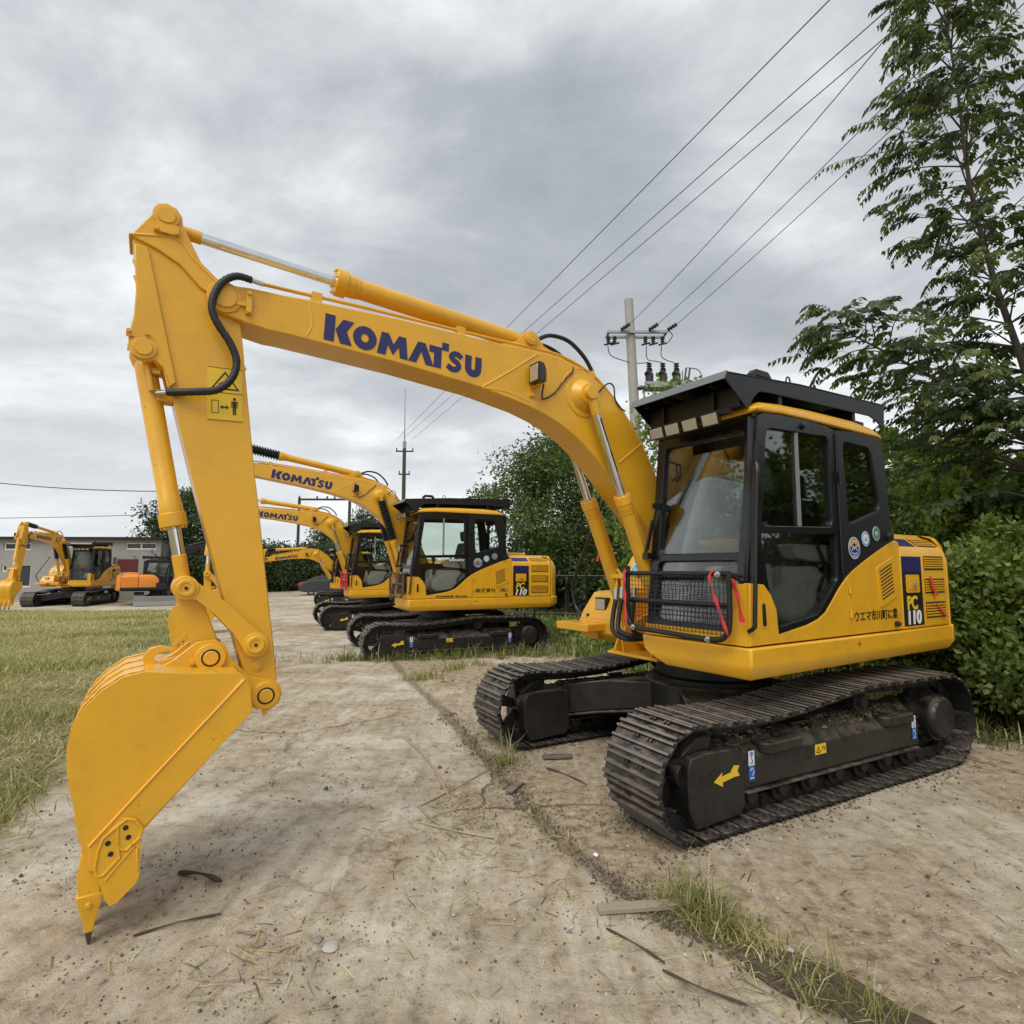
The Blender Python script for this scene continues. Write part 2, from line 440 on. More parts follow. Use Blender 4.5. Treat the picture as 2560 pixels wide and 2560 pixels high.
def ring_g():
    return G().lathe((0, 0, .6), (0, 0, .9), [(.02, .50), (.06, .50), (.075, .455), (.20, .455), (.21, .475), (.27, .475), (.27, .3)], 48)

def round_badge(parent, X, Z, r, col, inner, kind, M, y=1.1562):
    key = 'badge'+kind
    if key not in CACHE:
        g = plate_mesh('a', circ(0, 0, r, 32), [], .002, WHT)
        b = plate_mesh('a', circ(0, 0, r*.92, 32), [circ(0, 0, r*.70, 32)], .001, col, 0, Matrix.Translation((0, 0, .0018)))
        c = plate_mesh('a', circ(0, 0, r*.64, 28), [], .001, inner, 0, Matrix.Translation((0, 0, .0018)))
        loops = []
        if kind == 'big':
            for k in range(5):
                a = PI*(.14+.18*k); loops.append([(math.cos(a+t)*q*r, math.sin(a+t)*q*r) for t, q in ((-.16, .42), (-.2, .82), (.2, .82), (.16, .42))])
            d = plate_mesh('a', loops, [], .001, YELD, 0, Matrix.Translation((0, 0, .0026)))
            loops = [stroke([(-.42*r, -.25*r), (-.18*r, .12*r), (0, -.1*r), (.2*r, .18*r), (.42*r, -.25*r)], .07*r), stroke([(-.35*r, -.42*r), (0, -.5*r), (.35*r, -.42*r)], .06*r), stroke([(-.5*r, -.8*r), (0, -.82*r), (.5*r, -.8*r)], .05*r)]
            e = plate_mesh('a', loops, [], .001, WHT, 0, Matrix.Translation((0, 0, .0026))); extra = [(d, YELD), (e, WHT)]
        elif kind == 'mid':
            loops = [[(x*r-.10*r, -.3*r), (x*r, .28*r), (x*r+.10*r, -.3*r)] for x in (-.26, 0, .26)]
            extra = [(plate_mesh('a', loops, [], .001, GRND, 0, Matrix.Translation((0, 0, .0026))), GRND)]
        else:
            loops = [stroke([(-.3*r, -.2*r), (-.2*r, .3*r), (0, -.1*r), (.2*r, .3*r), (.3*r, -.2*r)], .1*r), stroke([(-.2*r, -.35*r), (.2*r, -.3*r)], .08*r)]
            extra = [(plate_mesh('a', loops, [], .001, WHT, 0, Matrix.Translation((0, 0, .0026))), WHT)]
        CACHE[key] = join('badge', [(g, WHT), (b, col), (c, inner)]+extra)
    return link('round_sticker', CACHE[key], parent, M @ basis((X, y, Z), (-1, 0, 0), (0, 0, 1)))
def join(name, lst):
    bm = bmesh.new(); mats = []
    for me, mt in lst:
        if mt not in mats: mats.append(mt)
        n0 = len(bm.faces); bm.from_mesh(me); bm.faces.ensure_lookup_table()
        for f in bm.faces[n0:]: f.material_index = mats.index(mt)
    out = bpy.data.meshes.new(name); bm.to_mesh(out); bm.free()
    for mt in mats: out.materials.append(mt)
    return out
def decal(name, parent, key, fn, M=None):
    if key not in CACHE: CACHE[key] = fn()
    return link(name, CACHE[key], parent, M)
ID = Matrix.Identity(4)

def bellows(p0, p1, r, pitch=.035):
    p0 = Vector(p0); p1 = Vector(p1); L = (p1-p0).length; n = int(L/pitch); prof = []
    for i in range(n):
        t = L*i/n; prof += [(t, r*.62), (t+L/n*.45, r), (t+L/n*.6, r)]
    return G().lathe(p0, p1, prof+[(L, r*.62)], 20)

def excavator(loc, yaw, hyaw, label, group, db=0., da=0., pal=None, detail=2, bell=False, guard=None, side_text=None, small_text=None, door_logo=False, ribbons=False, boom_logo=True, scale=1., badges=3, idx=0, bell_arm=False, dbk=0., al=1.):
    pal = pal or {}
    BODY = pal.get('body', YEL); LOW = pal.get('low', BODY); ARM = pal.get('arm', YEL); tg = pal.get('tag', 'y')
    K = lambda s: s+tg
    root = empty('excavator', loc, yaw, label, 'excavator', group)
    root.scale = (scale,)*3
    H = Matrix.Rotation(hyaw, 4, 'Z'); MB = H @ Mrot(FOOT, db); MA = MB @ Mrot(TIP, da); dz = (BPIN[1]-TIP[1])*(al-1)
    MAS = MA @ Matrix.Translation((0, 0, TIP[1])) @ Matrix.Diagonal((1, 1, al, 1)) @ Matrix.Translation((0, 0, -TIP[1]))
    ML = MA @ Matrix.Translation((0, 0, dz)); MK = ML @ Mrot(BPIN, dbk)
    # ---------- undercarriage
    part('chassis', chassis_g, UND, root, bev=.012, key='chassis')
    part('slewing_ring', ring_g, BLKM, root, key='ring')
    P = resample(track_path(), NS)
    for s in (1, -1):
        fr = part('track_frame', lambda: frame_g(s), UND, root, bev=.012, key='frame%d' % s)
        for q in range(3): part('frame_opening', lambda: dark_g(s, q), BLKD, fr, key='dark%d%d' % (s, q))
        tf = fr
        for x in (1.393,): part('idler_wheel', idler_g, UND, tf, Matrix.Translation((x, GA*s, .34)), bev=.004, key='idler')
        part('sprocket', sprocket_g, CHAIN, tf, Matrix.Translation((-1.393, GA*s, .365)), key='sprocket')
        part('final_drive', motor_g, UND, tf, Matrix.Translation((-1.40, (GA+.02)*s, .37)) @ Matrix.Diagonal((1, s, 1, 1)), key='motor')
        if detail:
            for k in range(7): part('roller', roller_g, CHAIN, tf, Matrix.Translation((.86-.30*k, GA*s, .148)), key='roller')
            part('roller', roller_g, CHAIN, tf, Matrix.Translation((-.38, GA*s, .60)), key='roller')
            # decals on the outer side
            if idx == 0: tag(part('caked_mud', mud_g(.88*s if s > 0 else -1.08, 1.08*s if s > 0 else -.88), [MUD, MUD2], tf), None, None, None, 'stuff')
            if s == 1:
                def arrow():
                    return plate_mesh('d', L2([(1.225, .30), (1.15, .345), (1.16, .322), (1.08, .335), (1.05, .372), (1.00, .365), (1.02, .335), (1.0, .305), (1.05, .305), (1.07, .30), (1.15, .288), (1.15, .262)]), [], .002, YELD, 0, LEFT(1.1505))
                decal('arrow_sticker', tf, 'arrow', arrow)
                for nm, x in (('s1', .90), ('s2', -.97)):
                    def hook():
                        w = plate_mesh('d', L2([(x, .34), (x, .43), (x-.055, .43), (x-.055, .34)]), [], .002, WHT, 0, LEFT(1.1365))
                        b = plate_mesh('d', L2([(x, .25), (x, .338), (x-.055, .338), (x-.055, .25)]), [], .002, BLUED, 0, LEFT(1.1365))
                        k = plate_mesh('d', [circ(-x+.028, .412, .013, 14), circ(-x+.028, .412, .006, 10), stroke([(-x+.028, .40), (-x+.028, .38), (-x+.038, .365), (-x+.028, .353), (-x+.016, .36)], .006)], [], .001, BLUED, 0, LEFT(1.139))
                        k2 = plate_mesh('d', [stroke([(-x+.012, .31), (-x+.03, .325), (-x+.044, .30), (-x+.03, .28)], .005), [(-x+.012, .268), (-x+.044, .268), (-x+.044, .262), (-x+.012, .262)]], [], .001, WHT, 0, LEFT(1.139))
                        return join('d', [(w, WHT), (b, BLUED), (k, BLUED), (k2, WHT)])
                    decal('lifting_sticker', tf, nm, hook)
                def ylab():
                    w = plate_mesh('d', L2([(.235, .31), (.235, .378), (.115, .378), (.115, .31)]), [], .002, YELD, 0, LEFT(1.1365))
                    k = plate_mesh('d', [[(-.225, .322), (-.20, .365), (-.175, .322)], [(-.215, .328), (-.20, .354), (-.185, .328)], stroke([(-.165, .33), (-.15, .36), (-.135, .335), (-.125, .36)], .005)], [], .001, BLKD, 0, LEFT(1.139))
                    return join('d', [(w, YELD), (k, BLKD)])
                decal('warning_sticker', tf, 'ylab', ylab)
        tr = part('track', chain_g, CHAIN, root, Matrix.Translation((0, GA*s, 0)), key='chain')
        for i in range(NS):
            a, b = P[i-1], P[(i+1) % NS]; t = (b-a).normalized(); nx, nz = t.y, -t.x    # outward
            M = Matrix(((-t.x, 0, nx, P[i].x), (0, 1, 0, 0), (-t.y, 0, nz, P[i].y), (0, 0, 0, 1)))
            M = Matrix(((t.x, 0, nx, P[i].x), (0, -1, 0, 0), (t.y, 0, nz, P[i].y), (0, 0, 0, 1)))
            part('track_shoe', shoe_g, [SHOE, RUST, BLKD], tr, M, key='shoe')
    # ---------- house deck
    def deck():
        g = G()
        def lp(z, i, iy): return [(1.055-i, .23+iy, z), (1.055-i, 1.17-i, z), (-1.84, 1.17-i, z), (-1.84, .23, z)]
        g.loft([lp(.875, .05, .20), lp(.955, .0, .06), lp(.985, 0, .02), lp(1.085, 0, 0)])
        def lr(z, i): return [(.54-i, -.30, z), (-1.84, -.30, z), (-1.84, -1.15+i, z), (.54-i, -1.15+i, z)]
        g.loft([lr(.875, .09), lr(.955, 0), lr(1.085, 0)])
        return g
    dk = part('deck_skirt', deck, LOW, root, H, bev=.014, key=K('deck'))
    part('deck_plate', lambda: G().box(-1.83, .50, -.35, .30, .87, .98).box(.45, .93, -.30, .26, .868, .892), BODY, root, H, bev=.006, key=K('dplate'))
    def mark():
        return plate_mesh('d', [stroke([(.235-.03, 1.03), (.235+.03, 1.03)], .004), stroke([(.235, 1.0), (.235, 1.06)], .004), circ(.235, 1.03, .014, 14), circ(.235, 1.03, .010, 14)], [], .001, REDM, 0, LEFT(1.1703))
    if detail: decal('centre_mark', dk, 'mark', mark)
    # counterweight
    def cw():
        o = [(-1.855, 1.165), (-1.93, 1.15), (-2.03, 1.07), (-2.11, .85), (-2.16, .5), (-2.18, .17)]
        o = o+[(x, -y) for x, y in o[::-1]]
        g = G()
        def l(z, k, m=0): return [(-1.855 if abs(y) > 1.16 else x*(1-k)-(1.855*k if False else 0)+(.0), y*(1-k), z) for x, y in o]
        g.loft([l(.885, .03), l(.95, 0), l(1.085, 0), l(1.09, .012), l(1.66, .012), l(1.78, .035), l(1.86, .075), l(1.885, .12)])
        return g
    part('counterweight', cw, BODY, root, H, bev=.012, key=K('cw'))
    # engine hood: cross-section along Y-Z
    def hood():
        cs = [(-1.15, 1.088), (1.15, 1.088), (1.15, 1.715), (1.12, 1.77), (.99, 1.875), (.93, 1.895), (-.93, 1.895), (-1.02, 1.86), (-1.15, 1.70)]
        return G().prism(cs, -1.848, -.985, ax='x').box(-1.7, -1.15, -.45, .35, 1.89, 1.96)
    hd = part('engine_hood', hood, BODY, root, H, bev=.02, key=K('hood'))
    if detail and pal.get('stripe', True):
        SL = basis((0, 1.1215, 1.77), (-1, 0, 0), (0, -.13, .105))      # sloping shoulder
        def stripe():
            a = plate_mesh('d', L2([(-1.0, 1.115), (-1.0, 1.555), (-1.345, 1.555), (-1.345, 1.115)]), [], .002, BLKD, 0, LEFT(1.1505))
            b = plate_mesh('d', L2([(-1.0, 1.555), (-1.0, 1.688), (-1.345, 1.688), (-1.345, 1.555)]), [], .002, NAVY, 0, LEFT(1.1507))
            c = plate_mesh('d', [(1.0, .005), (1.345, .005), (1.345, .11), (1.0, .11)], [], .002, NAVY, 0, SL @ Matrix.Translation((0, 0, .001)))
            return join('d', [(a, BLKD), (b, NAVY), (c, NAVY)])
        st = decal('model_stripe', hd, 'stripe', stripe)
        def latch():
            g = G(); g.prism(rnd_poly([(-1.055, 1.385), (-1.055, 1.535), (-1.285, 1.535), (-1.285, 1.385)], .015), 1.1525, 1.16)
            g.prism(rnd_poly([(-1.09, 1.41), (-1.09, 1.51), (-1.25, 1.51), (-1.25, 1.41)], .01), 1.16, 1.165)
            return g
        lt = part('latch_panel', latch, BODY, hd, bev=.002, key=K('latch'))
        part('latch', lambda: G().box(-1.185, -1.155, 1.165, 1.18, 1.43, 1.475), GALV, hd, bev=.004, key='latchk')
        def mtext():
            a = text_mesh('d', 'PC', .150, YELD, LEFT(1.1535) @ Matrix.Translation((1.055, 1.252, 0)), .005, .2 if idx else 0, sx=1.)
            b = text_mesh('d', '110', .148, WHT, LEFT(1.1535) @ Matrix.Translation((1.035 if not idx else 1.025, 1.133, 0)), .006, .25 if idx else .05, sx=1.15)
            return join('d', [(a, YELD), (b, WHT)])
        decal('model_lettering', hd, 'mtext%d' % min(idx, 1), mtext)
    if detail:
        for k, (z0, z1) in enumerate(((1.575, 1.695), (1.375, 1.50), (1.165, 1.30))):
            def louv():
                g = G(); g.prism(rnd_poly([(-1.40, z0), (-1.40, z1), (-1.775, z1), (-1.775, z0)], .008), 1.1505, 1.1535, 1)
                for j in range(5):
                    z = z0+.014+(z1-z0-.02)*j/5; g.prism([(z_, y_) for y_, z_ in ()] or [(-1.405, z), (-1.405, z+.013), (-1.755, z+.013), (-1.755, z)], 1.1535, 1.162, 0)
                return g
            part('louvre', louv, [BODY, VENTR], hd, key=K('louv%d' % k))
        def louvt():
            SL = basis((0, 1.1215, 1.77), (-1, 0, 0), (0, -.13, .105)); g = G()
            def q(u0, u1, v0, v1, d0, d1, mi):
                g.add([SL @ Vector((u, v, d)) for u in (u0, u1) for v in (v0, v1) for d in (d0, d1)], [(0, 1, 3, 2), (4, 6, 7, 5), (0, 4, 5, 1), (2, 3, 7, 6), (0, 2, 6, 4), (1, 5, 7, 3)], mi)
            q(1.40, 1.775, .01, .12, .001, .003, 1)
            for j in range(4): q(1.405, 1.76, .02+.026*j, .032+.026*j, .003, .010, 0)
            return g
        part('louvre', louvt, [BODY, VENTR], hd, key=K('louvt'))
    # side cover below the cab rear
    curve = [(-.155, 1.528), (-.238, 1.572), (-.38, 1.635), (-.527, 1.688), (-.70, 1.752), (-.854, 1.804), (-.93, 1.815)]
    def sidecover():
        return plate_mesh('d', L2([(-.158, 1.095)]+curve+[(-.982, 1.80), (-.982, 1.095)]), [], .05, BODY, .008, LEFT(1.10))
    if K('sc') not in CACHE: CACHE[K('sc')] = sidecover()
    sco = link('side_cover', CACHE[K('sc')], root, H)
    if detail:
        def vent():
            g = G(); o = rnd_poly([(-.585, 1.595), (-.875, 1.685), (-.905, 1.37), (-.62, 1.275)], .03)
            g.prism(o, 1.150, 1.158)
            for j in range(9):
                t = (j+.8)/10; a = Vector((-.615-.02*t, 1.575)).lerp(Vector((-.645, 1.305)), t); b = Vector((-.815, 1.64)).lerp(Vector((-.845, 1.37)), t)
                g.prism([(a.x, a.y), (a.x, a.y+.011), (b.x, b.y+.011), (b.x, b.y)], 1.158, 1.1598, 1)
            return g
        part('vent_panel', vent, [BODY, BLKD], sco, bev=.002, key=K('vent'))
        part('hinge', lambda: G().cyl((-.165, 1.158, 1.40), (-.165, 1.158, 1.45), .009, 10).cyl((-.165, 1.158, 1.22), (-.165, 1.158, 1.27), .009, 10).box(-.20, -.165, 1.150, 1.158, 1.40, 1.45).box(-.20, -.165, 1.150, 1.158, 1.22, 1.27), BODY, sco, key=K('hinge'))
        part('door_stop', lambda: G().lathe((-.845, 1.15, 1.145), (-.845, 1.2, 1.145), [(0, .018), (.012, .022), (.03, .022), (.04, .012)], 14), RUB, sco, key='dstop')
        if side_text:
            B = LEFT(1.1505) @ Matrix.Translation((.215, 1.195, 0))
            me = text_mesh('d', side_text, .085, BLKD, B, .0004)
            w = max(v.co.x for v in me.vertices)-min(v.co.x for v in me.vertices)
            s_ = .66/max(w, .01); me.transform(Matrix.Translation((-.21, 0, 0)) @ Matrix.Diagonal((s_, 1, 1, 1)) @ Matrix.Translation((.21, 0, 0)))
            link('lettering', me, sco)
    # right side boxes
    def tool():
        def r(x, y0, y1, z1): return [(x, y0, 1.085), (x, y1, 1.085), (x, y1, z1), (x, y0, z1)]
        g = G().loft([r(.53, -.58, -1.14, 1.09), r(.50, -.60, -1.13, 1.16), r(.40, -.63, -1.08, 1.335), r(.36, -.64, -1.06, 1.352), r(-.35, -.62, -1.10, 1.36)])
        g.box(-.2, .25, -.95, -.70, 1.355, 1.39)
        return g
    tb = part('front_box', tool, LOW, root, H, bev=.02, key=K('tool'))
    def step(): return G().box(.535, .76, -1.24, -.76, .985, 1.055).box(.5, .56, -1.1, -.85, .9, 1.0)
    part('step_plate', step, LOW, root, H, bev=.006, key=K('step'))
    if detail:
        lp = part('lamp_housing', lambda: G().box(.43, .492, -.965, -.80, 1.165, 1.295), BLKM, tb, bev=.01, key='tlamp')
        part('lens', lambda: G().box(.490, .498, -.95, -.815, 1.18, 1.28), LENS, lp, key='tlens')
    def tank():
        def r(z, i, j=0): return [(.05-i-j, -.52, z), (.05-i-j, -1.06+i, z), (-.35, -1.13+i, z), (-.97, -1.13+i, z), (-.97, -.52, z)]
        return G().loft([r(1.09, 0), r(1.5, 0, .02), r(1.70, .03, .1), r(1.80, .07, .19), r(1.835, .13, .27)])
    tk = part('tank_cover', tank, BODY, root, H, bev=.012, key=K('tank'))
    if detail:
        def tst():
            a = plate_mesh('d', [(.86, 1.50), (.86, 1.70), (.97, 1.70), (.97, 1.50)], [], .002, CYAN, 0, basis((.055, 0, 0), (0, 1, 0), (0, 0, 1)) @ Matrix.Diagonal((-1, 1, -1, 1)))
            return a
        S = basis((.048, -.93, 1.53), (0, 1, 0), (-.10, 0, .17))
        def stc():
            a = plate_mesh('d', [(0, 0), (0, .15), (.10, .15), (.10, 0)], [], .002, CYAN, 0, S); b = plate_mesh('d', [(.14, -.03), (.14, .14), (.27, .14), (.27, -.03)], [], .002, WHT, 0, S)
            c = plate_mesh('d', [(.15, -.02), (.15, .06), (.26, .06), (.26, -.02)], [], .001, CYAN, 0, S @ Matrix.Translation((0, 0, .002)))
            d = plate_mesh('d', [[(.01, .125), (.01, .145), (.09, .145), (.09, .125)], stroke([(.02, .02), (.05, .09), (.08, .03)], .012)], [], .001, BLUED, 0, S @ Matrix.Translation((0, 0, .002)))
            e = text_mesh('d', '8', .07, BLKD, S @ Matrix.Translation((.175, -.005, .003)), .003, thick=.001)
            return join('d', [(a, CYAN), (b, WHT), (c, CYAN), (d, BLUED), (e, BLKD)])
        decal('information_sticker', tk, 'stc', stc)
        part('mirror_bracket', lambda: G().tube(spline([(.50, -1.02, 1.115), (.50, -1.13, 1.11), (.50, -1.24, 1.17), (.50, -1.30, 1.32), (.50, -1.28, 1.45), (.50, -.97, 1.98), (.50, -.80, 2.25)]), .016, 10).cyl((.50, -1.04, 1.13), (.50, -1.04, 1.10), .03, 12), BLK, root, H, key='mirrorb')
    # boom foot brackets and cylinder foot brackets
    def brk():
        g = G()
        for y in (-.165, .145): g.prism([(-.25, .98), (-.05, 1.45), (.08, 1.56), (.28, 1.56), (.36, 1.44), (.42, 1.25), (.86, 1.10), (.90, .98), (.88, .87), (-.25, .87)], y, y+.022)
        for y in (-.26, .24): g.prism([(.52, .89), (.62, 1.07), (.73, 1.09), (.83, 1.05), (.90, .89)], y, y+.018)
        g.cyl((FOOT[0], -.20, FOOT[1]), (FOOT[0], .20, FOOT[1]), .055, 20)
        g.cyl((CFOOT[0], -.275, CFOOT[1]), (CFOOT[0], .275, CFOOT[1]), .04, 20)
        return g
    part('boom_bracket', brk, LOW, root, H, bev=.006, key=K('brk'))
    # ---------- cab
    GF = lambda z: 1.045-(z-1.12)*.118                # front plane X at height z
    def cabshell():
        door = [(1.02, 1.10), (GF(1.5)-.01, 1.5), (GF(2.2)-.012, 2.2), (.862, 2.605), (.80, 2.632), (.631, 2.647), (.291, 2.656), (.048, 2.648), (-.078, 2.63), (-.088, 2.2), (-.095, 1.49), (-.02, 1.435), (.07, 1.355), (.17, 1.272), (.27, 1.228), (.41, 1.195), (.735, 1.151), (.80, 1.10)]
        win = rnd_poly([(.775, 2.53), (.012, 2.562), (.012, 1.89), (.872, 1.865)], .06)
        low = rnd_poly([(.882, 1.815), (-.03, 1.838), (-.02, 1.505), (.262, 1.262), (.72, 1.20), (.80, 1.37)], .03)
        rq = [(-.092, 2.63), (-.744, 2.68), (-.80, 2.58), (-.838, 2.35), (-.862, 1.95), (-.905, 1.817), (-.854, 1.806), (-.527, 1.690), (-.238, 1.574), (-.15, 1.53), (-.098, 1.492)]
        rw = rnd_poly([(-.185, 2.555), (-.60, 2.548), (-.705, 2.12), (-.69, 2.05), (-.215, 1.915)], .06)
        a = plate_mesh('a', L2(door), [L2(win), L2(low)], .045, BLK, .006, LEFT(1.106))
        b = plate_mesh('a', L2(rq), [L2(rw)], .045, BLKM, .006, LEFT(1.106))
        # front
        FB = basis((1.045, 0, 1.12), (0, 1, 0), (-.118, 0, 1))
        hs = math.hypot(1, .118)
        fr = plate_mesh('a', [(.27, -.02), (1.11, -.02), (1.11, 1.51), (.27, 1.51)], [rnd_poly([(.35, .575), (1.065, .575), (1.065, 1.40), (.35, 1.40)], .05), rnd_poly([(.35, .09), (1.05, .09), (1.05, .515), (.35, .515)], .05)], .05, BLK, .008, FB @ Matrix.Translation((0, 0, -.05)))
        # right side and rear
        rt = [(1.02, 1.10), (.87, 2.605), (.63, 2.647), (-.078, 2.64), (-.744, 2.68), (-.84, 2.3), (-.88, 1.10)]
        rs = plate_mesh('a', L2(rt), [L2(rnd_poly([(.80, 2.52), (-.62, 2.54), (-.70, 1.72), (.88, 1.72)], .06))], .03, BLKM, .004, LEFT(.27))
        rr = plate_mesh('a', [(-1.12, 1.10), (-.27, 1.10), (-.27, 2.66), (-1.12, 2.66)], [rnd_poly([(-1.05, 1.95), (-.36, 1.95), (-.36, 2.5), (-1.05, 2.5)], .05)], .03, BLKM, .004, basis((-.835, 0, 0), (0, -1, 0), (0, 0, 1)))
        g = G(); g.tube([(1.0, 1.085, 1.5), (GF(2.2)-.04, 1.085, 2.2), (.855, 1.085, 2.6)], .038, 10)
        g.prism(rnd_poly([(.89, 2.585), (.86, 2.655), (.8, 2.66), (-.74, 2.66), (-.8, 2.585)], .02), .28, 1.12)
        g.tube([(-.088, 1.155, 1.55), (-.08, 1.155, 2.6)], .010, 8)
        c = mesh('a', g, BLK)
        return join('cab', [(a, BLK), (b, BLKM), (fr, BLK), (rs, BLKM), (rr, BLKM), (c, BLK)])
    if 'cabshell' not in CACHE: CACHE['cabshell'] = cabshell(); finish(CACHE['cabshell'], [], 35)
    cab = link('cab', CACHE['cabshell'], root, H)
    def lower():
        a = plate_mesh('a', L2([(1.035, 1.095), (1.02, 1.49), (.875, 1.482), (.80, 1.413), (.745, 1.314), (.73, 1.153), (.41, 1.198), (.27, 1.231), (.17, 1.275), (.07, 1.358), (-.02, 1.438), (-.098, 1.492), (-.150, 1.528), (-.154, 1.095)]), [], .05, BODY, .008, LEFT(1.104))
        g = G().box(.97, 1.053, 1.02, 1.145, 1.095, 1.485).box(.98, 1.058, .27, 1.03, 1.095, 1.17)
        g.prism(rnd_poly([(.93, 1.20), (.93, 1.375), (.855, 1.375), (.84, 1.33), (.84, 1.20)], .03), 1.152, 1.158)
        return join('lower', [(a, BODY), (mesh('a', g, BODY), BODY)])
    if K('lower') not in CACHE: CACHE[K('lower')] = lower(); finish(CACHE[K('lower')], [], 35)
    lo = link('lower_door_panel', CACHE[K('lower')], cab, bev=0)
    part('door_handle', lambda: G().prism(rnd_poly([(.91, 1.215), (.91, 1.36), (.88, 1.36), (.87, 1.215)], .015), 1.157, 1.163), BLKD, cab, bev=.003, key='dhandle')
    def roof():
        pr = [(.905, 2.625), (.90, 2.665), (.80, 2.72), (.55, 2.745), (.2, 2.76), (-.4, 2.765), (-.66, 2.745), (-.76, 2.70), (-.79, 2.64), (-.7, 2.655), (.3, 2.66), (.6, 2.655), (.8, 2.63)]
        def l(y, k): return [(x, y, 2.65+(z-2.65)*k) for x, z in pr]
        return G().loft([l(.26, .6), l(.29, .88), l(.36, 1), l(1.03, 1), l(1.12, .86), l(1.162, .45)])
    part('roof', roof, LOW, cab, bev=.01, smooth=60, key=K('roof'))
    # glass
    def pane(name, key, outer, B, mt):
        if key not in CACHE: CACHE[key] = plate_mesh(name, outer, [], .005, mt, 0, B)
        return link(name, CACHE[key], cab)
    FB = basis((1.045, 0, 1.12), (0, 1, 0), (-.118, 0, 1))
    pane('windscreen', 'g1', rnd_poly([(.34, .565), (1.075, .565), (1.075, 1.41), (.34, 1.41)], .05), FB @ Matrix.Translation((0, 0, -.03)), GLC)
    pane('lower_windscreen', 'g2', rnd_poly([(.34, .08), (1.06, .08), (1.06, .525), (.34, .525)], .05), FB @ Matrix.Translation((0, 0, -.03)), GLD)
    pane('door_window', 'g3', L2([(.785, 2.54), (.40, 2.555), (.40, 1.87), (.88, 1.857)]), LEFT(1.128), GL)
    pane('door_window', 'g3b', L2([(.43, 2.553), (0, 2.572), (0, 1.88), (.43, 1.868)]), LEFT(1.120), GL)
    pane('lower_door_window', 'g4', L2([(.892, 1.825), (-.04, 1.848), (-.03, 1.495), (.258, 1.252), (.73, 1.19), (.81, 1.36)]), LEFT(1.125), GLD)
    pane('rear_side_window', 'g5', L2([(-.175, 2.565), (-.61, 2.56), (-.715, 2.12), (-.70, 2.04), (-.205, 1.905)]), LEFT(1.125), GL)
    pane('right_window', 'g6', L2([(.80, 2.53), (-.63, 2.55), (-.71, 1.71), (.89, 1.71)]), LEFT(.28), GL)
    if detail:
        def bars():
            g = G(); g.box(.40, .43, 1.133, 1.145, 1.865, 2.55); return g
        part('window_divider', bars, GALV, cab, key='wdiv')
        part('grab_bar', lambda: G().tube(spline([(.94, 1.15, 2.28), (.955, 1.19, 2.24), (.98, 1.195, 2.05), (1.04, 1.195, 1.3), (1.045, 1.19, 1.22), (1.045, 1.15, 1.19)]), .014, 10), BLK, cab, key='grab')
        part('hinge', lambda: G().box(-.125, -.07, 1.15, 1.166, 2.22, 2.30).cyl((-.095, 1.166, 2.2), (-.095, 1.166, 2.32), .012, 10), BLK, cab, key='chinge')
        part('door_lock', lambda: G().lathe((.35, 1.15, 2.60), (.35, 1.2, 2.60), [(0, .025), (.012, .025), (.014, .015), (.025, .013)], 16), BLK, cab, key='dlock')
        part('latch_knob', lambda: G().lathe((-.80, 1.15, 1.845), (-.80, 1.2, 1.845), [(0, .03), (.015, .034), (.035, .03), (.04, .015)], 16), RUB, cab, key='lknob')
        # interior
        part('operator_seat', lambda: G().prism(rnd_poly([(-.05, 1.50), (.45, 1.50), (.47, 1.60), (.02, 1.64), (-.10, 2.12), (-.22, 2.12), (-.17, 1.55)], .05), .50, .94).prism(rnd_poly([(-.12, 2.15), (-.10, 2.34), (-.22, 2.34), (-.24, 2.15)], .04), .60, .84), SEAT, cab, bev=.03, key='seat')
        part('seat_base', lambda: G().prism(rnd_poly([(-.10, 1.18), (.50, 1.18), (.62, 1.30), (.58, 1.46), (.30, 1.56), (-.05, 1.56)], .08), .62, 1.075), SEATP, cab, bev=.04, key='sbase')
        part('control_console', lambda: G().prism(rnd_poly([(.0, 1.2), (.45, 1.2), (.52, 1.45), (.50, 1.60), (.05, 1.60)], .06), .96, 1.06).prism(rnd_poly([(-.15, 1.62), (.35, 1.66), (.42, 1.76), (-.15, 1.76)], .03), .96, 1.07).prism(rnd_poly([(.0, 1.2), (.45, 1.2), (.52, 1.45), (.50, 1.60), (.05, 1.60)], .06), .38, .48), SEATP, cab, bev=.03, key='cons')
        def lev():
            g = G()
            g.cyl((.62, 1.0, 1.22), (.60, 1.0, 1.42), .01, 8, 0).lathe((.60, 1.0, 1.40), (.60, 1.0, 1.7), [(0, .02), (.03, .035), (.12, .032), (.14, .02), (.15, .02), (.155, .03), (.21, .026), (.22, .005)], 12, 1)
            g.tube(spline([(.10, 1.085, 1.22), (.12, 1.09, 1.42), (.02, 1.09, 1.58), (.12, 1.085, 1.78)]), .012, 8, 2)
            g.lathe((.45, .70, 1.75), (.45, .70, 1.9), [(0, .03), (.06, .035), (.1, .02)], 10, 2); g.cyl((.45, .70, 1.5), (.45, .70, 1.75), .02, 8, 2)
            return g
        part('control_lever', lev, [REDP, WHT, RUB], cab, key='lever')
        part('cab_floor', lambda: G().box(-.8, .98, .30, 1.10, 1.10, 1.15).box(-.82, -.3, .30, 1.08, 1.15, 1.62).box(.72, .90, .34, .52, 1.15, 1.9), RUB, cab, bev=.01, key='floor')
        part('headliner', lambda: G().box(-.78, .84, .31, 1.10, 2.565, 2.585).box(-.83, -.80, .3, 1.08, 2.50, 2.58), ROOFIN, cab, key='headl')
        part('window_lining', lambda: G().box(.78, .84, .30, 1.08, 2.50, 2.565), ROOFIN, cab, key='lining')
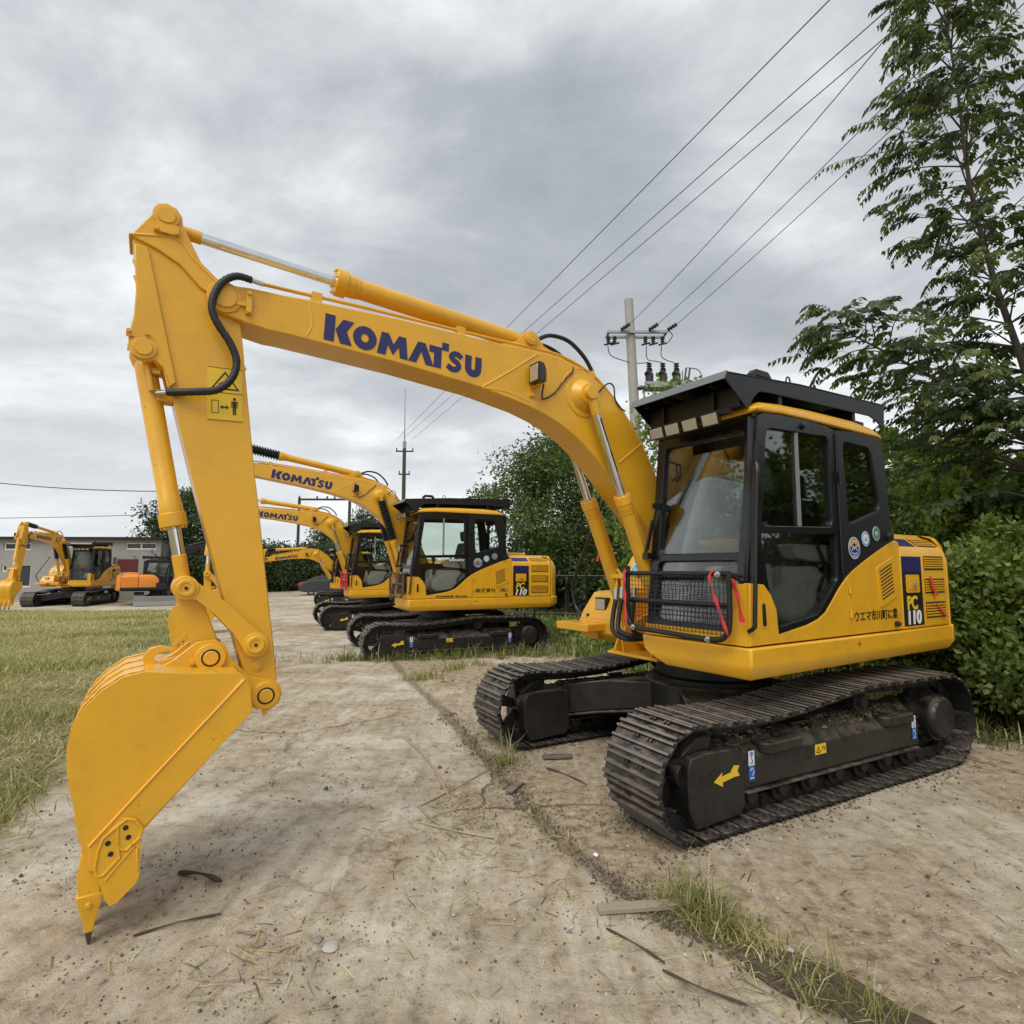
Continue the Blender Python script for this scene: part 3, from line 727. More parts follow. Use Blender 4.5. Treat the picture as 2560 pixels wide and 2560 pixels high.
        # wiper
        part('wiper', lambda: G().tube([(GF(2.05)+.03, .35, 2.05), (GF(2.02)+.045, .335, 2.02), (GF(1.72)+.045, .275, 1.72)], .009, 6).tube([(GF(1.95)+.06, .32, 1.95), (GF(1.70)+.06, .262, 1.68)], .013, 6).box(GF(1.7)+.02, GF(1.7)+.07, .245, .30, 1.655, 1.70).box(GF(2.06), GF(2.06)+.06, .31, .35, 2.04, 2.08), BLK, cab, key='wiper')
        part('mirror', lambda: G().tube(spline([(GF(2.40)+.01, .40, 2.40), (GF(2.4)+.0, .46, 2.37), (GF(2.4), .47, 2.28), (GF(2.3), .43, 2.25)]), .008, 8), BLK, cab, key='hookm')
        # badges
        if badges >= 1: round_badge(cab, -.262, 1.74, .083, BLUED, NAVY, 'big', ID)
        if badges >= 3:
            round_badge(cab, -.436, 1.815, .058, LBLUE, WHT, 'mid', ID); round_badge(cab, -.605, 1.862, .056, GRND, GRND, 'sml', ID)
        if door_logo:
            decal('lettering', cab, 'wlogo', lambda: logo_mesh('d', .30, WHT, LEFT(1.132) @ Matrix.Translation((-.30, 1.765, 0))))
        if small_text:
            me = text_mesh('d', small_text, .035, BLKD, LEFT(1.1565) @ Matrix.Translation((-.55, 1.115, 0)), .001, sx=.95); link('lettering', me, cab)
    # rock guard on the roof
    def canopy():
        sp_ = [(1.125, 2.865), (1.155, 2.825), (.925, 2.645), (.84, 2.745), (.78, 2.79), (.66, 2.80), (-.70, 2.835), (-.80, 2.81), (-.93, 2.755), (-.955, 2.955), (-.94, 2.965), (.3, 2.925), (.85, 2.885)]
        g = G()
        g.prism(sp_, 1.105, 1.115); g.prism(sp_, .285, .295)
        tp = [(1.156, 2.822), (1.127, 2.868), (.85, 2.888), (.3, 2.928), (-.95, 2.968), (-.95, 2.960), (.3, 2.918), (.85, 2.878), (1.12, 2.858), (1.148, 2.82)]
        g.prism(tp, .26, 1.12)
        for y in (.35, .55, .75, .95): g.box(-.9, 1.10, y, y+.02, 2.80, 2.84)
        g.box(.95, .99, .3, 1.1, 2.66, 2.80); g.box(.5, .54, .3, 1.1, 2.74, 2.86); g.box(-.5, -.46, .3, 1.1, 2.74, 2.9)
        return g
    gd = part('roof_guard', canopy, BLKM, root, H, bev=.003, key='canopy')
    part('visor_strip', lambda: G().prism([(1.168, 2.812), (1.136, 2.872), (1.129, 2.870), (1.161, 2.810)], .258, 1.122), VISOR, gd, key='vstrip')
    if detail:
        part('beacon_bracket', lambda: G().prism([(.80, 2.885), (.80, 2.93), (.76, 2.965), (.62, 2.965), (.585, 2.93), (.585, 2.885), (.62, 2.885), (.62, 2.925), (.76, 2.925), (.76, 2.885)], 1.03, 1.08), BLKM, gd, key='beac')
        part('lifting_ring', lambda: G().tube([(.40+.025*math.cos(a*PI/8), 1.09, 2.935+.035*math.sin(a*PI/8)) for a in range(17)], .006, 6), BLKM, gd, key='lring')
        lb = part('lamp_bar', lambda: G().box(1.0, 1.03, .36, 1.05, 2.62, 2.66).box(1.0, 1.02, .45, .47, 2.6, 2.8).box(1.0, 1.02, .9, .92, 2.6, 2.8), BLKM, gd, key='lbar')
        for y in (.47, .62, .78, .95):
            M = Matrix.Translation((1.075, y, 2.592)) @ Matrix.Rotation(.30, 4, 'Y') @ Matrix.Diagonal((1, 1.16, 1.2, 1))
            part('work_lamp', lambda: G().loft([[(-.05, -.03, -.02), (-.05, .03, -.02), (-.05, .03, .02), (-.05, -.03, .02)], [(.02, -.062, -.038), (.02, .062, -.038), (.02, .062, .038), (.02, -.062, .038)], [(.03, -.064, -.04), (.03, .064, -.04), (.03, .064, .04), (.03, -.064, .04)]]).box(.031, .034, -.052, .052, -.031, .031, 1), [BLK, LENS], gd, M, bev=.003, key='wlamp')
    # ---------- front guard (mesh grille)
    if guard:
        gm, rail = guard
        fr_ = part('front_guard', lambda: G().tube(spline([(1.13, .17, 1.55), (1.13, .17, 1.30), (1.13, .175, 1.20), (1.14, .24, 1.145), (1.15, .5, 1.135), (1.15, .95, 1.125), (1.14, 1.05, 1.16), (1.13, 1.075, 1.25), (1.13, 1.08, 1.56)], 5), .019, 10).tube([(1.13, .17, 1.545), (1.13, 1.08, 1.55)], .017, 10).tube([(1.12, .18, 1.345), (1.12, 1.07, 1.35)], .017, 10).cyl((1.13, 1.08, 1.545), (1.02, 1.10, 1.535), .012, 8).cyl((1.13, .17, 1.60), (1.13, .17, 1.52), .02, 8), rail, root, H, key='guard'+rail.name)
        def wires():
            g = G(); y = .20
            while y < 1.06: g.cyl((1.115, y, 1.15), (1.115, y, 1.54), .0026, 4); y += .033
            z = 1.16
            while z < 1.54: g.cyl((1.118, .18, z), (1.118, 1.07, z), .0026, 4); z += .033
            return g
        part('wire_mesh', wires, gm, fr_, key='wires'+gm.name)
        for y, z in ((.25, 1.145), (.93, 1.125), (1.02, 1.545)): part('bolt', lambda: G().lathe((0, 0, 0), (.02, 0, 0), [(0, .02), (.012, .02), (.014, .011), (.03, .01)], 14), BOLT, fr_, Matrix.Translation((1.155, y, z)), key='bolt')
    if ribbons:
        def rib(pts, w):
            g = G(); P_ = spline(pts, 6); l = []
            for i, p in enumerate(P_):
                ww = w*(.75+.25*math.sin(i*.6)); o_ = Vector((.006*math.sin(i*1.3), 0, 0))
                d = Vector((.3, .95, 0)).normalized()
                l.append([p-d*ww/2+o_, p+d*ww/2-o_, p+d*ww/2-o_+Vector((.004, 0, 0)), p-d*ww/2+o_+Vector((.004, 0, 0))])
            return g.loft(l)
        for k, (pts, w, par_) in enumerate((([(1.16, .175, 1.57), (1.165, .17, 1.50), (1.17, .18, 1.35), (1.17, .19, 1.16)], .045, fr_), ([(1.16, 1.0, 1.58), (1.165, .96, 1.52), (1.17, 1.02, 1.35), (1.165, 1.09, 1.16)], .032, fr_), ([(1.13, 1.10, 1.52), (1.12, 1.13, 1.42), (1.12, 1.16, 1.25)], .055, fr_))):
            part('red_ribbon', rib(pts, w), REDP, par_)
        for k, pts in enumerate(([(-1.46, 1.17, 1.52), (-1.49, 1.17, 1.44), (-1.56, 1.17, 1.36)], [(-1.55, 1.17, 1.28), (-1.63, 1.17, 1.23), (-1.72, 1.17, 1.17)])):
            g = G(); P_ = spline(pts, 5); l = []
            for i, p in enumerate(P_):
                w = .02+.03*i/len(P_); l.append([p+Vector((-w, 0, -w*.3)), p+Vector((w, .003, w*.3)), p+Vector((w, .008, w*.3)), p+Vector((-w, .005, -w*.3))])
            part('red_ribbon', g.loft(l), REDP, hd)
        part('red_ribbon', rib([(.95, -.34, 1.90), (.95, -.36, 1.78), (.96, -.375, 1.64)], .05), REDP, root, H)
    # ---------- boom
    def boom():
        c = lambda a: (TIP[0]+.088*math.cos(a), TIP[1]+.088*math.sin(a))
        top = [(3.93, 3.10), (3.86, 3.108), (3.70, 3.112), (3.55, 3.122), (2.998, 3.141), (2.325, 3.143), (1.871, 3.152), (1.72, 3.145), (1.58, 3.118), (1.45, 3.072), (1.333, 3.010), (1.23, 2.94), (1.139, 2.860), (1.04, 2.755), (.939, 2.635), (.824, 2.47), (.55, 2.0), (.25, 1.52), (.14, 1.52)]
        fr_ = [(FOOT[0]+.12*math.cos(a), FOOT[1]+.12*math.sin(a)) for a in (PI*.85, PI*1.1, PI*1.35, PI*1.6, PI*1.8)]
        bot = [(.56, 1.62), (.75, 1.80), (.90, 1.94), (1.06, 2.10), (1.217, 2.25), (1.404, 2.425), (1.50, 2.50), (1.60, 2.567), (1.73, 2.635), (1.872, 2.69), (2.035, 2.735), (2.25, 2.772), (2.411, 2.80), (2.991, 2.852), (3.674, 2.888), (3.76, 2.888), (3.90, 2.91)]
        tip = [c(a) for a in (-PI*.42, -PI*.25, -PI*.05, PI*.15, PI*.35, PI*.5)]
        return G().prism(top+fr_+bot+tip, -.125, .125)
    bm_ = part('boom', boom, ARM, root, MB, bev=.008, key=K('boom'))
    def boomtrim(s, what):
        g = G()
        if s:
            y0 = .125*s
            def seam(pts, r=.006): g.tube(spline([(x, y0, z) for x, z in pts], 4), r, 6, 1)
            seam([(1.945, 3.13), (2.17, 2.965), (2.401, 2.805)])
            seam([(.90, 2.60), (1.162, 2.41)])
            seam([(3.55, 3.10), (3.53, 2.98), (3.56, 2.90)], .004)
            seam([(2.40, 2.80), (2.2, 2.805), (2.0, 2.76)], .004)
            if what == 'seam': return g
            g = G()
            if what == 'boss':
             # cylinder boss
             g.lathe((CTOP[0], y0, CTOP[1]), (CTOP[0], y0+s, CTOP[1]), [(-.01, .17), (.008, .165), (.012, .125), (.03, .115), (.055, .085), (.075, .075), (.08, .02)], 36)
             return g
            a0 = [(CTOP[0]-.02+.235*math.cos(a), CTOP[1]-.02+.235*math.sin(a)) for a in [PI*(.05+.05*k) for k in range(12)]]
            seam(a0[::2], .004)
            if 0: seam([(1.12+.16*math.cos(a), 2.62+.16*math.sin(a)) for a in [PI*(-.05+.2*k) for k in range(5)]], .004)
            if what == 'arc': return g
            g = G()
            g.lathe((TIP[0], y0, TIP[1]), (TIP[0], y0+s, TIP[1]), [(-.01, .085), (.010, .085), (.012, .062), (.024, .060), (.026, .045), (.028, 0)], 30)
            g.box(TIP[0]-.135, TIP[0]-.105, *sorted((y0, y0+.022*s)), TIP[1]-.07, TIP[1]+.055); g.box(TIP[0]-.11, TIP[0]-.05, *sorted((y0, y0+.018*s)), TIP[1]-.03, TIP[1]-.005)
            for z in (.045, -.055): g.cyl((TIP[0]-.12, y0, TIP[1]+z), (TIP[0]-.12, y0+.034*s, TIP[1]+z), .012, 8)
            return g
        # arm cylinder bracket on the boom
        for y in (-.09, .065): g.prism([(2.30, 3.13), (2.10, 3.21), (2.02, 3.30), (1.93, 3.30), (1.86, 3.22), (1.55, 3.12)], y, y+.025)
        g.cyl((ACYL[0], -.12, ACYL[1]), (ACYL[0], .12, ACYL[1]), .035, 20)
        g.cyl((ACYL[0], .09, ACYL[1]), (ACYL[0], .115, ACYL[1]), .05, 20)
        return g
    WM = [ARM, YELW if ARM is YEL else ARM]
    for s in (1, -1):
        for nm, wh in (('weld_seam', 'seam'), ('cylinder_boss', 'boss'), ('weld_seam', 'arc'), ('pin_retainer', 'tip')): part(nm, lambda: boomtrim(s, wh), WM, bm_, bev=.002 if wh != 'seam' else 0, key=K('bt%s%d' % (wh, s)))
    part('arm_cylinder_bracket', lambda: boomtrim(0, ''), WM, bm_, bev=.002, key=K('acb'))
    if boom_logo:
        k = 'klogo' if ARM is YEL else 'wklogo'
        decal('lettering', bm_, k, lambda: logo_mesh('d', 1.05, KBLUE if ARM is YEL else WHT, LEFT(.1255) @ basis((-3.462, 2.905, 0), (1.04, -.043, 0), (.043, 1.04, 0))))
    def pipes():
        g = G()
        for y in (.085, .055, -.055, -.085):
            p = [(3.62, y, 3.165), (3.2, y, 3.175), (2.4, y, 3.178), (2.0, y, 3.185), (1.75, y, 3.185), (1.58, y, 3.155), (1.44, y, 3.11), (1.32, y, 3.05), (1.13, y, 2.895), (.93, y, 2.665), (.80, y, 2.47), (.55, y, 2.05)]
            if abs(y) < .07: p = p[3:]
            g.tube(spline(p, 3), .0115 if abs(y) > .07 else .009, 8)
        for x, z, a in ((3.50, 3.125, 0), (2.55, 3.14, 0), (1.40, 3.05, .55), (1.0, 2.70, .95)):
            M = Matrix.Rotation(a, 3, 'Y')
            for y in (.07, -.07): g.obox((x, y, z+.035), (.06, .055, .06), M)
        return g
    part('hydraulic_pipe', pipes, ARM, bm_, bev=0, key=K('pipes'))
    # work lamp on the boom, cables
    if detail:
        lm = part('boom_lamp', lambda: G().loft([[(1.93, .17, 2.90), (1.93, .22, 2.90), (1.93, .22, 2.99), (1.93, .17, 2.99)], [(1.985, .150, 2.885), (1.985, .265, 2.885), (1.985, .265, 3.015), (1.985, .150, 3.015)], [(2.03, .145, 2.88), (2.03, .27, 2.88), (2.03, .27, 3.02), (2.03, .145, 3.02)]]).box(2.031, 2.034, .158, .257, 2.893, 3.007, 1), [BLK, LENS], bm_, bev=.006, key='blamp')
        part('lamp_bracket', lambda: G().box(1.96, 2.0, .125, .21, 2.868, 2.878).box(1.97, 2.02, .125, .133, 2.80, 2.875).cyl((1.995, .125, 2.815), (1.995, .145, 2.815), .012, 8), ARM, lm, key=K('blb'))
        part('cable', lambda: G().tube(spline([(1.94, .20, 2.89), (1.935, .17, 2.82), (1.90, .14, 2.80), (1.80, .135, 2.86), (1.70, .135, 2.98), (1.63, .135, 3.05), (1.60, .11, 3.13)]), .006, 6), RUB, bm_, key='cable')
        part('cable', lambda: G().tube(spline([(1.37, .135, 2.94), (1.29, .15, 3.02), (1.22, .14, 3.01), (1.20, .135, 2.91), (1.14, .135, 2.85), (1.10, .14, 2.83)]), .006, 6), RUB, bm_, key='cable2')
        part('hose', lambda: G().tube(spline([(1.90, .06, 3.27), (1.78, .06, 3.33), (1.60, .05, 3.33), (1.45, .05, 3.24), (1.36, .05, 3.13)]), .016, 8).tube(spline([(1.92, -.04, 3.26), (1.78, -.04, 3.29), (1.62, -.04, 3.25), (1.52, -.04, 3.16)]), .014, 8), RUB, bm_, key='hoseb')
    # ---------- arm
    def armb():
        box_ = [(4.411, 3.235), (4.242, 3.285), (4.187, 3.262), (4.136, 3.20), (4.026, 3.112), (3.967, 3.07), (3.93, 3.0), (3.897, 2.915), (3.79, 2.078), (3.777, 2.0), (3.633, .987), (3.645, .93), (3.76, .90), (3.79, 1.0), (3.83, 1.14), (3.905, 1.404), (4.083, 2.027), (4.211, 2.508), (4.265, 2.724), (4.336, 2.981), (4.397, 3.16)]
        g = G().prism(box_, -.092, .092)
        br = [(4.417, 3.239), (4.315, 3.414)]+[(ATOP[0]+.075*math.cos(a), ATOP[1]+.075*math.sin(a)) for a in (PI*.30, PI*.5, PI*.7, PI*.9)]+[(4.193, 3.36), (4.101, 3.189), (3.976, 3.084), (3.94, 2.98), (4.10, 3.05), (4.2, 3.15), (4.3, 3.2)]
        lug = [(4.40, 3.20), (4.388, 3.06), (4.379, 2.965), (4.381, 2.825), (4.397, 2.726), (4.395, 2.67), (4.37, 2.62), (4.325, 2.602), (4.28, 2.618), (4.247, 2.59), (4.225, 2.55), (4.211, 2.49), (4.18, 2.52), (4.27, 2.9), (4.34, 3.2)]
        for y in (-.107, .083):
            g.prism(br, y, y+.024); g.prism(lug, y, y+.024)
        g.prism([(4.425, 3.235), (4.425, 3.25), (4.22, 3.30), (4.22, 3.285)], -.112, .112)
        return g
    am = part('arm', armb, ARM, root, MAS, bev=.006, key=K('arm'))
    def armtrim(s, what):
        g = G()
        if what in ('top', 'lug', 'grease'):
            for (px, pz), r in (((ATOP, .048),) if what == 'top' else ((ALUG, .046),) if what == 'lug' else ()):
                y0 = .107*s
                g.lathe((px, y0, pz), (px, y0+s, pz), [(-.02, r*1.25), (.012, r*1.25), (.014, r*.9), (.022, r*.85), (.022, 0)], 28)
            if what == 'top': g.box(ATOP[0]-.06, ATOP[0]+.05, *sorted((.107*s, .125*s)), ATOP[1]-.095, ATOP[1]-.045)
            if what == 'lug': g.box(ALUG[0]-.02, ALUG[0]+.075, *sorted((.107*s, .12*s)), ALUG[1]+.045, ALUG[1]+.078)
            for dx in (-.05, .04) if what == 'top' else (): g.cyl((ATOP[0]+dx, .107*s, ATOP[1]-.083), (ATOP[0]+dx, .135*s, ATOP[1]-.083), .011, 8)
            for dx in (-.01, .065) if what == 'lug' else (): g.cyl((ALUG[0]+dx, .107*s, ALUG[1]+.07), (ALUG[0]+dx, .132*s, ALUG[1]+.07), .010, 8)
            if what == 'grease': g.lathe((3.735, .092*s, 1.064), (3.735, .5*s, 1.064), [(0, .03), (.006, .03), (.008, .012), (.02, .011)], 14)
            return g
        if what == 's1':
            g.tube(spline([(4.40, .093*s, 3.12), (4.33, .093*s, 2.93), (4.27, .093*s, 2.70), (4.215, .093*s, 2.5)], 3), .005, 6, 1)
        if what == 's2':
            g.tube(spline([(4.235, .108*s, 3.285), (4.187, .108*s, 3.262), (4.136, .108*s, 3.195), (4.026, .108*s, 3.10), (3.97, .108*s, 3.03)], 3), .005, 6, 1)
        if what == 's3':
            g.tube(spline([(4.08, .094*s, 3.08), (4.03, .094*s, 2.93), (3.955, .094*s, 2.86), (3.86, .094*s, 2.65)], 3), .004, 6, 1)
        return g
    for s in (1, -1):
        for nm, wh in (('pin_retainer', 'top'), ('pin_retainer', 'lug'), ('grease_cap', 'grease'), ('weld_seam', 's1'), ('weld_seam', 's2'), ('weld_seam', 's3')): part(nm, lambda: armtrim(s, wh), WM, am, key=K('at%s%d' % (wh, s)))
    if detail == 2 and idx == 0 or idx == 1:
        def wst():
            Bq = LEFT(.0925) @ basis((-3.955, 2.50, 0), (1, .045, 0), (-.10, 1, 0))
            a = plate_mesh('d', [(-.085, -.145), (.085, -.145), (.085, .145), (-.085, .145)], [], .002, YELD, 0, Bq)
            T1 = Bq @ Matrix.Translation((0, 0, .002))
            lp = [[(-.083, -.143), (.083, -.143), (.083, -.140), (-.083, -.140)], [(-.083, .006), (.083, .006), (.083, .009), (-.083, .009)], [(-.083, .140), (.083, .140), (.083, .143), (-.083, .143)],
                  [(-.07, .025), (0, .125), (.07, .025)], [(-.056, .033), (0, .112), (.056, .033)], stroke([(-.03, .05), (-.01, .065), (.0, .045), (.02, .06)], .006), circ(.015, .052, .012, 12),
                  [(-.065, -.105), (-.065, -.035), (-.03, -.035), (-.03, -.105)], [(-.062, -.102), (-.062, -.038), (-.033, -.038), (-.033, -.102)],
                  [(-.025, -.07), (-.012, -.058), (-.012, -.066), (.005, -.066), (.005, -.058), (.018, -.07), (.005, -.082), (.005, -.074), (-.012, -.074), (-.012, -.082)],
                  circ(.045, -.022, .008, 12), [(.030, -.034), (.060, -.034), (.060, -.07), (.055, -.07), (.055, -.042), (.053, -.042), (.053, -.108), (.046, -.108), (.046, -.075), (.044, -.075), (.044, -.108), (.037, -.108), (.037, -.042), (.035, -.042), (.035, -.07), (.030, -.07)]]
            b = plate_mesh('d', lp, [], .001, BLKD, 0, T1)
            return join('d', [(a, YELD), (b, BLKD)])
        decal('warning_sticker', am, 'wst', wst)
    if detail:
        def hose1():
            g = G()
            for s in (1, -1):
                p = spline([(3.86, .15*s, 3.14), (3.94, .16*s, 3.135), (4.01, .165*s, 3.07), (4.045, .165*s, 2.96), (4.025, .165*s, 2.87), (3.945, .165*s, 2.75), (3.915, .165*s, 2.66), (3.935, .165*s, 2.57), (4.0, .16*s, 2.50), (4.10, .15*s, 2.475), (4.22, .10*s, 2.465)], 8)
                g.tube(p, [.0185+.0018*(i % 2) for i in range(len(p))], 10, 0)
                g.cyl((3.87, .15*s, 3.14), (3.80, .145*s, 3.135), .014, 10, 1); g.cyl((3.80, .145*s, 3.135), (3.62, .085*s, 3.165), .011, 8, 2)
                g.cyl((4.21, .10*s, 2.465), (4.262, .06*s, 2.462), .014, 10, 1)
            return g
        part('hydraulic_hose', hose1, [RUB, BOLT, ARM], am, key=K('hose1'))
    # ---------- cylinders (in the boom / arm frames)
    def cyl_part(name, p0, p1, y, rb, rr, Lb, parent, M, fitting=True, bl=False, gland=1.3, key=None):
        """p0 barrel foot, p1 rod eye (x,z)"""
        A = Vector((p0[0], y, p0[1])); B = Vector((p1[0], y, p1[1])); d = (B-A).normalized(); L = (B-A).length
        g = G(); g.lathe(A, B, [(.03, rb*.7), (.06, rb*.98), (.10, rb), (Lb-.15, rb), (Lb-.145, rb*1.07), (Lb-.12, rb*1.07), (Lb-.115, rb*1.12), (Lb-.07, rb*1.12), (Lb-.068, rb*gland), (Lb-.002, rb*gland), (Lb, rb*gland*.96), (Lb, rr*1.1)], 28)
        for q in range(8):
            a = q*2*PI/8; u = d.orthogonal().normalized(); w = d.cross(u)
            c = A+d*Lb+(u*math.cos(a)+w*math.sin(a))*rb*gland*.84; g.cyl(c, c+d*.012, .008, 6)
        g.lathe(A-Vector((0, rb*.75, 0)), A+Vector((0, rb, 0)), [(0, rb*.9), (rb*1.5, rb*.9)], 24)
        o = part(name, g, ARM if 'boom' not in name else BODY, parent, M, bev=.003)
        r = G(); r.cyl(A+d*(Lb-.05), B-d*.06, rr, 20)
        part('rod', r, CHROME, o)
        e = G(); e.lathe(B-Vector((0, rb*.75, 0)), B+Vector((0, rb, 0)), [(0, rb*.95), (rb*1.5, rb*.95)], 24); e.cyl(B-d*.17, B-d*.02, rr*1.15, 16)
        part('rod_eye', e, ARM, o, bev=.003)
        if bl: part('bellows', bellows(A+d*Lb, B-d*.10, rb*1.55, .045), BELL, o)
        return o
    # arm cylinder
    at_ = rotxz(ATOP, TIP, da)
    LL = (Vector(at_)-Vector(ACYL)).length
    ac = cyl_part('arm_cylinder', ACYL, at_, 0, .062, .030, 1.40, root, MB, bl=bell_arm, gland=1.35)
    # bucket cylinder
    bc = cyl_part('bucket_cylinder', ALUG, (HPIN[0], HPIN[1]+dz), 0, .050, .030, .90-dz, root, MA, gland=1.28)
    if detail:
        part('cylinder_fittings', lambda: G().box(4.19, 4.30, -.045, .045, 2.43, 2.49).tube([(4.31, .05, 2.60), (4.285, .062, 2.47)], .014, 8).cyl((4.285, .05, 2.57), (4.25, .07, 2.57), .012, 8).box(4.24, 4.33, -.05, .05, 2.575, 2.595), ARM, bc, bev=.003, key=K('cfit'))
    # boom cylinders
    ct = rotxz(CTOP, FOOT, db)
    for s in (1, -1):
        b2 = cyl_part('boom_cylinder', CFOOT, ct, .20*s, .055, .031, 1.24, root, H, bl=bell, gland=1.22)
        if detail:
            A = Vector((CFOOT[0], .20*s, CFOOT[1])); B = Vector((ct[0], .20*s, ct[1])); d = (B-A).normalized(); n_ = Vector((-d.z, 0, d.x))
            g = G()
            # feed pipe along the barrel and hose fittings
            off = -n_*.0+Vector((d.z, 0, -d.x))*(-.075)
            g.tube([A+d*.45+off, A+d*1.16+off, A+d*1.18+off*.7], .010, 8)
            g.obox(A+d*.45+off*.8, (.05, .05, .10), Matrix.Identity(3))
            g.obox(A+d*1.18+off*.75, (.035, .04, .04), Matrix.Identity(3))
            part('feed_pipe', g, BODY, b2)
    if detail:
        part('hose', lambda: G().tube(spline([(.98, -.13, 1.33), (1.02, -.13, 1.15), (1.05, -.08, 1.07), (1.05, .06, 1.03), (.9, .12, 1.03)]), .02, 10).tube(spline([(.98, -.06, 1.34), (1.02, -.06, 1.17), (1.05, -.02, 1.09), (1.05, .10, 1.06), (.9, .14, 1.05)]), .02, 10).tube(spline([(1.0, .10, 1.36), (1.04, .12, 1.2), (1.05, .14, 1.1), (.95, .15, 1.05)]), .018, 10)
             .cyl((.98, -.13, 1.32), (.97, -.13, 1.42), .021, 10, 1).cyl((.98, -.06, 1.33), (.97, -.06, 1.43), .021, 10, 1).cyl((1.0, .10, 1.35), (.99, .10, 1.43), .02, 10, 1).tube([(.97, -.13, 1.42), (.96, -.13, 1.50), (.93, -.18, 1.56)], .011, 8, 2).tube([(.97, -.06, 1.43), (.97, -.06, 1.52), (.95, -.14, 1.57)], .011, 8, 2).box(.93, .99, -.22, .12, 1.50, 1.535, 2), [RUB, BOLT, BODY], root, H, key=K('hosef'))
    # ---------- linkage
    def linkg():
        g = G()
        bl_ = [(HPIN[0]+.058*math.cos(a), HPIN[1]+.058*math.sin(a)) for a in (PI*.25, PI*.5, PI*.75)][::-1]
        pl = [(4.03, 1.50), (3.90, 1.40), (3.80, 1.30)]+[(APIN[0]+.062*math.cos(a), APIN[1]+.062*math.sin(a)) for a in (PI*.80, PI*1.0, PI*1.25, PI*1.5, PI*1.75)]+[(3.86, 1.24), (3.95, 1.34), (4.04, 1.42)]+[(HPIN[0]+.058*math.cos(a), HPIN[1]+.058*math.sin(a)) for a in (-PI*.5, -PI*.2, PI*.1, PI*.4, PI*.6)]
        for s in (1, -1):
            g.prism(pl, *sorted((.115*s, .14*s)))
            for c, r in ((HPIN, .058), (APIN, .062)):
                g.lathe((c[0], .115*s, c[1]), (c[0], 1*s, c[1]), [(-.01, r*1.0), (.030, r*1.0), (.032, r*.72), (.040, r*.7), (.040, r*.45), (.036, r*.4), (.036, 0)], 28)
                g.cyl((c[0], .155*s, c[1]), (c[0], .1585*s, c[1]), .009, 8, 1)
        g.cyl((HPIN[0], -.12, HPIN[1]), (HPIN[0], .12, HPIN[1]), .035, 20)
        return g
    part('link_arm', linkg, [ARM, BLKD], root, ML, bev=.004, key=K('link'))
    def link2(hp, bp):
        g = G(); A = Vector(hp); B = Vector(bp); d = (B-A).normalized(); n_ = Vector((-d.y, d.x))
        pts = [A+n_*.05-d*.03, A-n_*.05-d*.03, B-n_*.062+d*.02, B+n_*.062+d*.02]
        g.prism([(p.x, p.y) for p in pts], -.075, .075); g.cyl((A.x, -.08, A.y), (A.x, .08, A.y), .06, 24); g.cyl((B.x, -.08, B.y), (B.x, .08, B.y), .065, 24)
        return g
    bl2 = rotxz(BLPIN, BPIN, dbk)
    part('bucket_link', link2(HPIN, bl2), ARM, root, ML, bev=.006)
    # ---------- bucket
    def bucket():
        g = G()
        back = [(3.854, 1.075), (3.95, 1.082), (4.05, 1.088), (4.15, 1.102), (4.24, 1.115), (4.32, 1.10), (4.395, 1.05), (4.45, .985), (4.482, .92), (4.497, .84), (4.495, .765), (4.472, .628), (4.447, .493), (4.425, .40), (4.395, .30)]
        side = [(3.785, .885), (3.796, 1.004), (3.82, 1.05)]+back[:-1]+[(4.40, .31), (4.34, .30), (4.213, .424)]
        for s in (1, -1):
            g.prism(side, *sorted((.31*s, .33*s)))
            # worn, wider cutting plate
            g.prism([(3.785, .885), (3.80, 1.0), (3.835, 1.045), (4.40, .41), (4.40, .31), (4.34, .30)], *sorted((.33*s, .338*s)))
        n = len(back); cx, cz = 4.05, .75
        inn = [(x+(cx-x)*.045, z+(cz-z)*.045) for x, z in back]
        g.prism(back+inn[::-1], -.312, .312)
        # wear strips round the back
        for y in (-.30, -.10, .10, .27):
            rr_ = random.Random(int(y*100)+50); fine = [tuple(Vector(a).lerp(Vector(c), t/5)) for a, c in zip(back[4:-2], back[5:-1]) for t in range(5)]
            o = [(x-(cx-x)*k, z-(cz-z)*k) for x, z in fine for k in (.016+rr_.uniform(-.009, .006),)]
            g.prism(o+fine[::-1], y, y+.03)
        # lip
        g.prism([(4.43, .40), (4.40, .22), (4.375, .20), (4.36, .40)], -.32, .32)
        return g
    bk = part('bucket', bucket, ARM, root, MK, bev=.006, key=K('bucket'))
    def dents():
        g = G(); g.tube(spline([(3.83, .339, 1.04), (4.1, .339, .745), (4.402, .339, .41)], 3), .006, 6); return g
    part('weld_seam', dents, YELW if ARM is YEL else ARM, bk, key=K('dents'))
    def ears():
        o = [(4.25, 1.10), (4.243, 1.165), (4.205, 1.186), (4.13, 1.168), (4.10, 1.13), (4.075, 1.16), (4.03, 1.205)]+[(BLPIN[0]+.088*math.cos(a), BLPIN[1]+.088*math.sin(a)) for a in (PI*.4, PI*.55, PI*.75)]+[(3.86, 1.11), (3.78, 1.02), (3.71, .998)]+[(BPIN[0]+.085*math.cos(a), BPIN[1]+.085*math.sin(a)) for a in (PI*.6, PI*.8, PI, PI*1.2, PI*1.4)]+[(3.75, .85), (3.80, .93), (3.87, 1.06), (4.05, 1.08)]
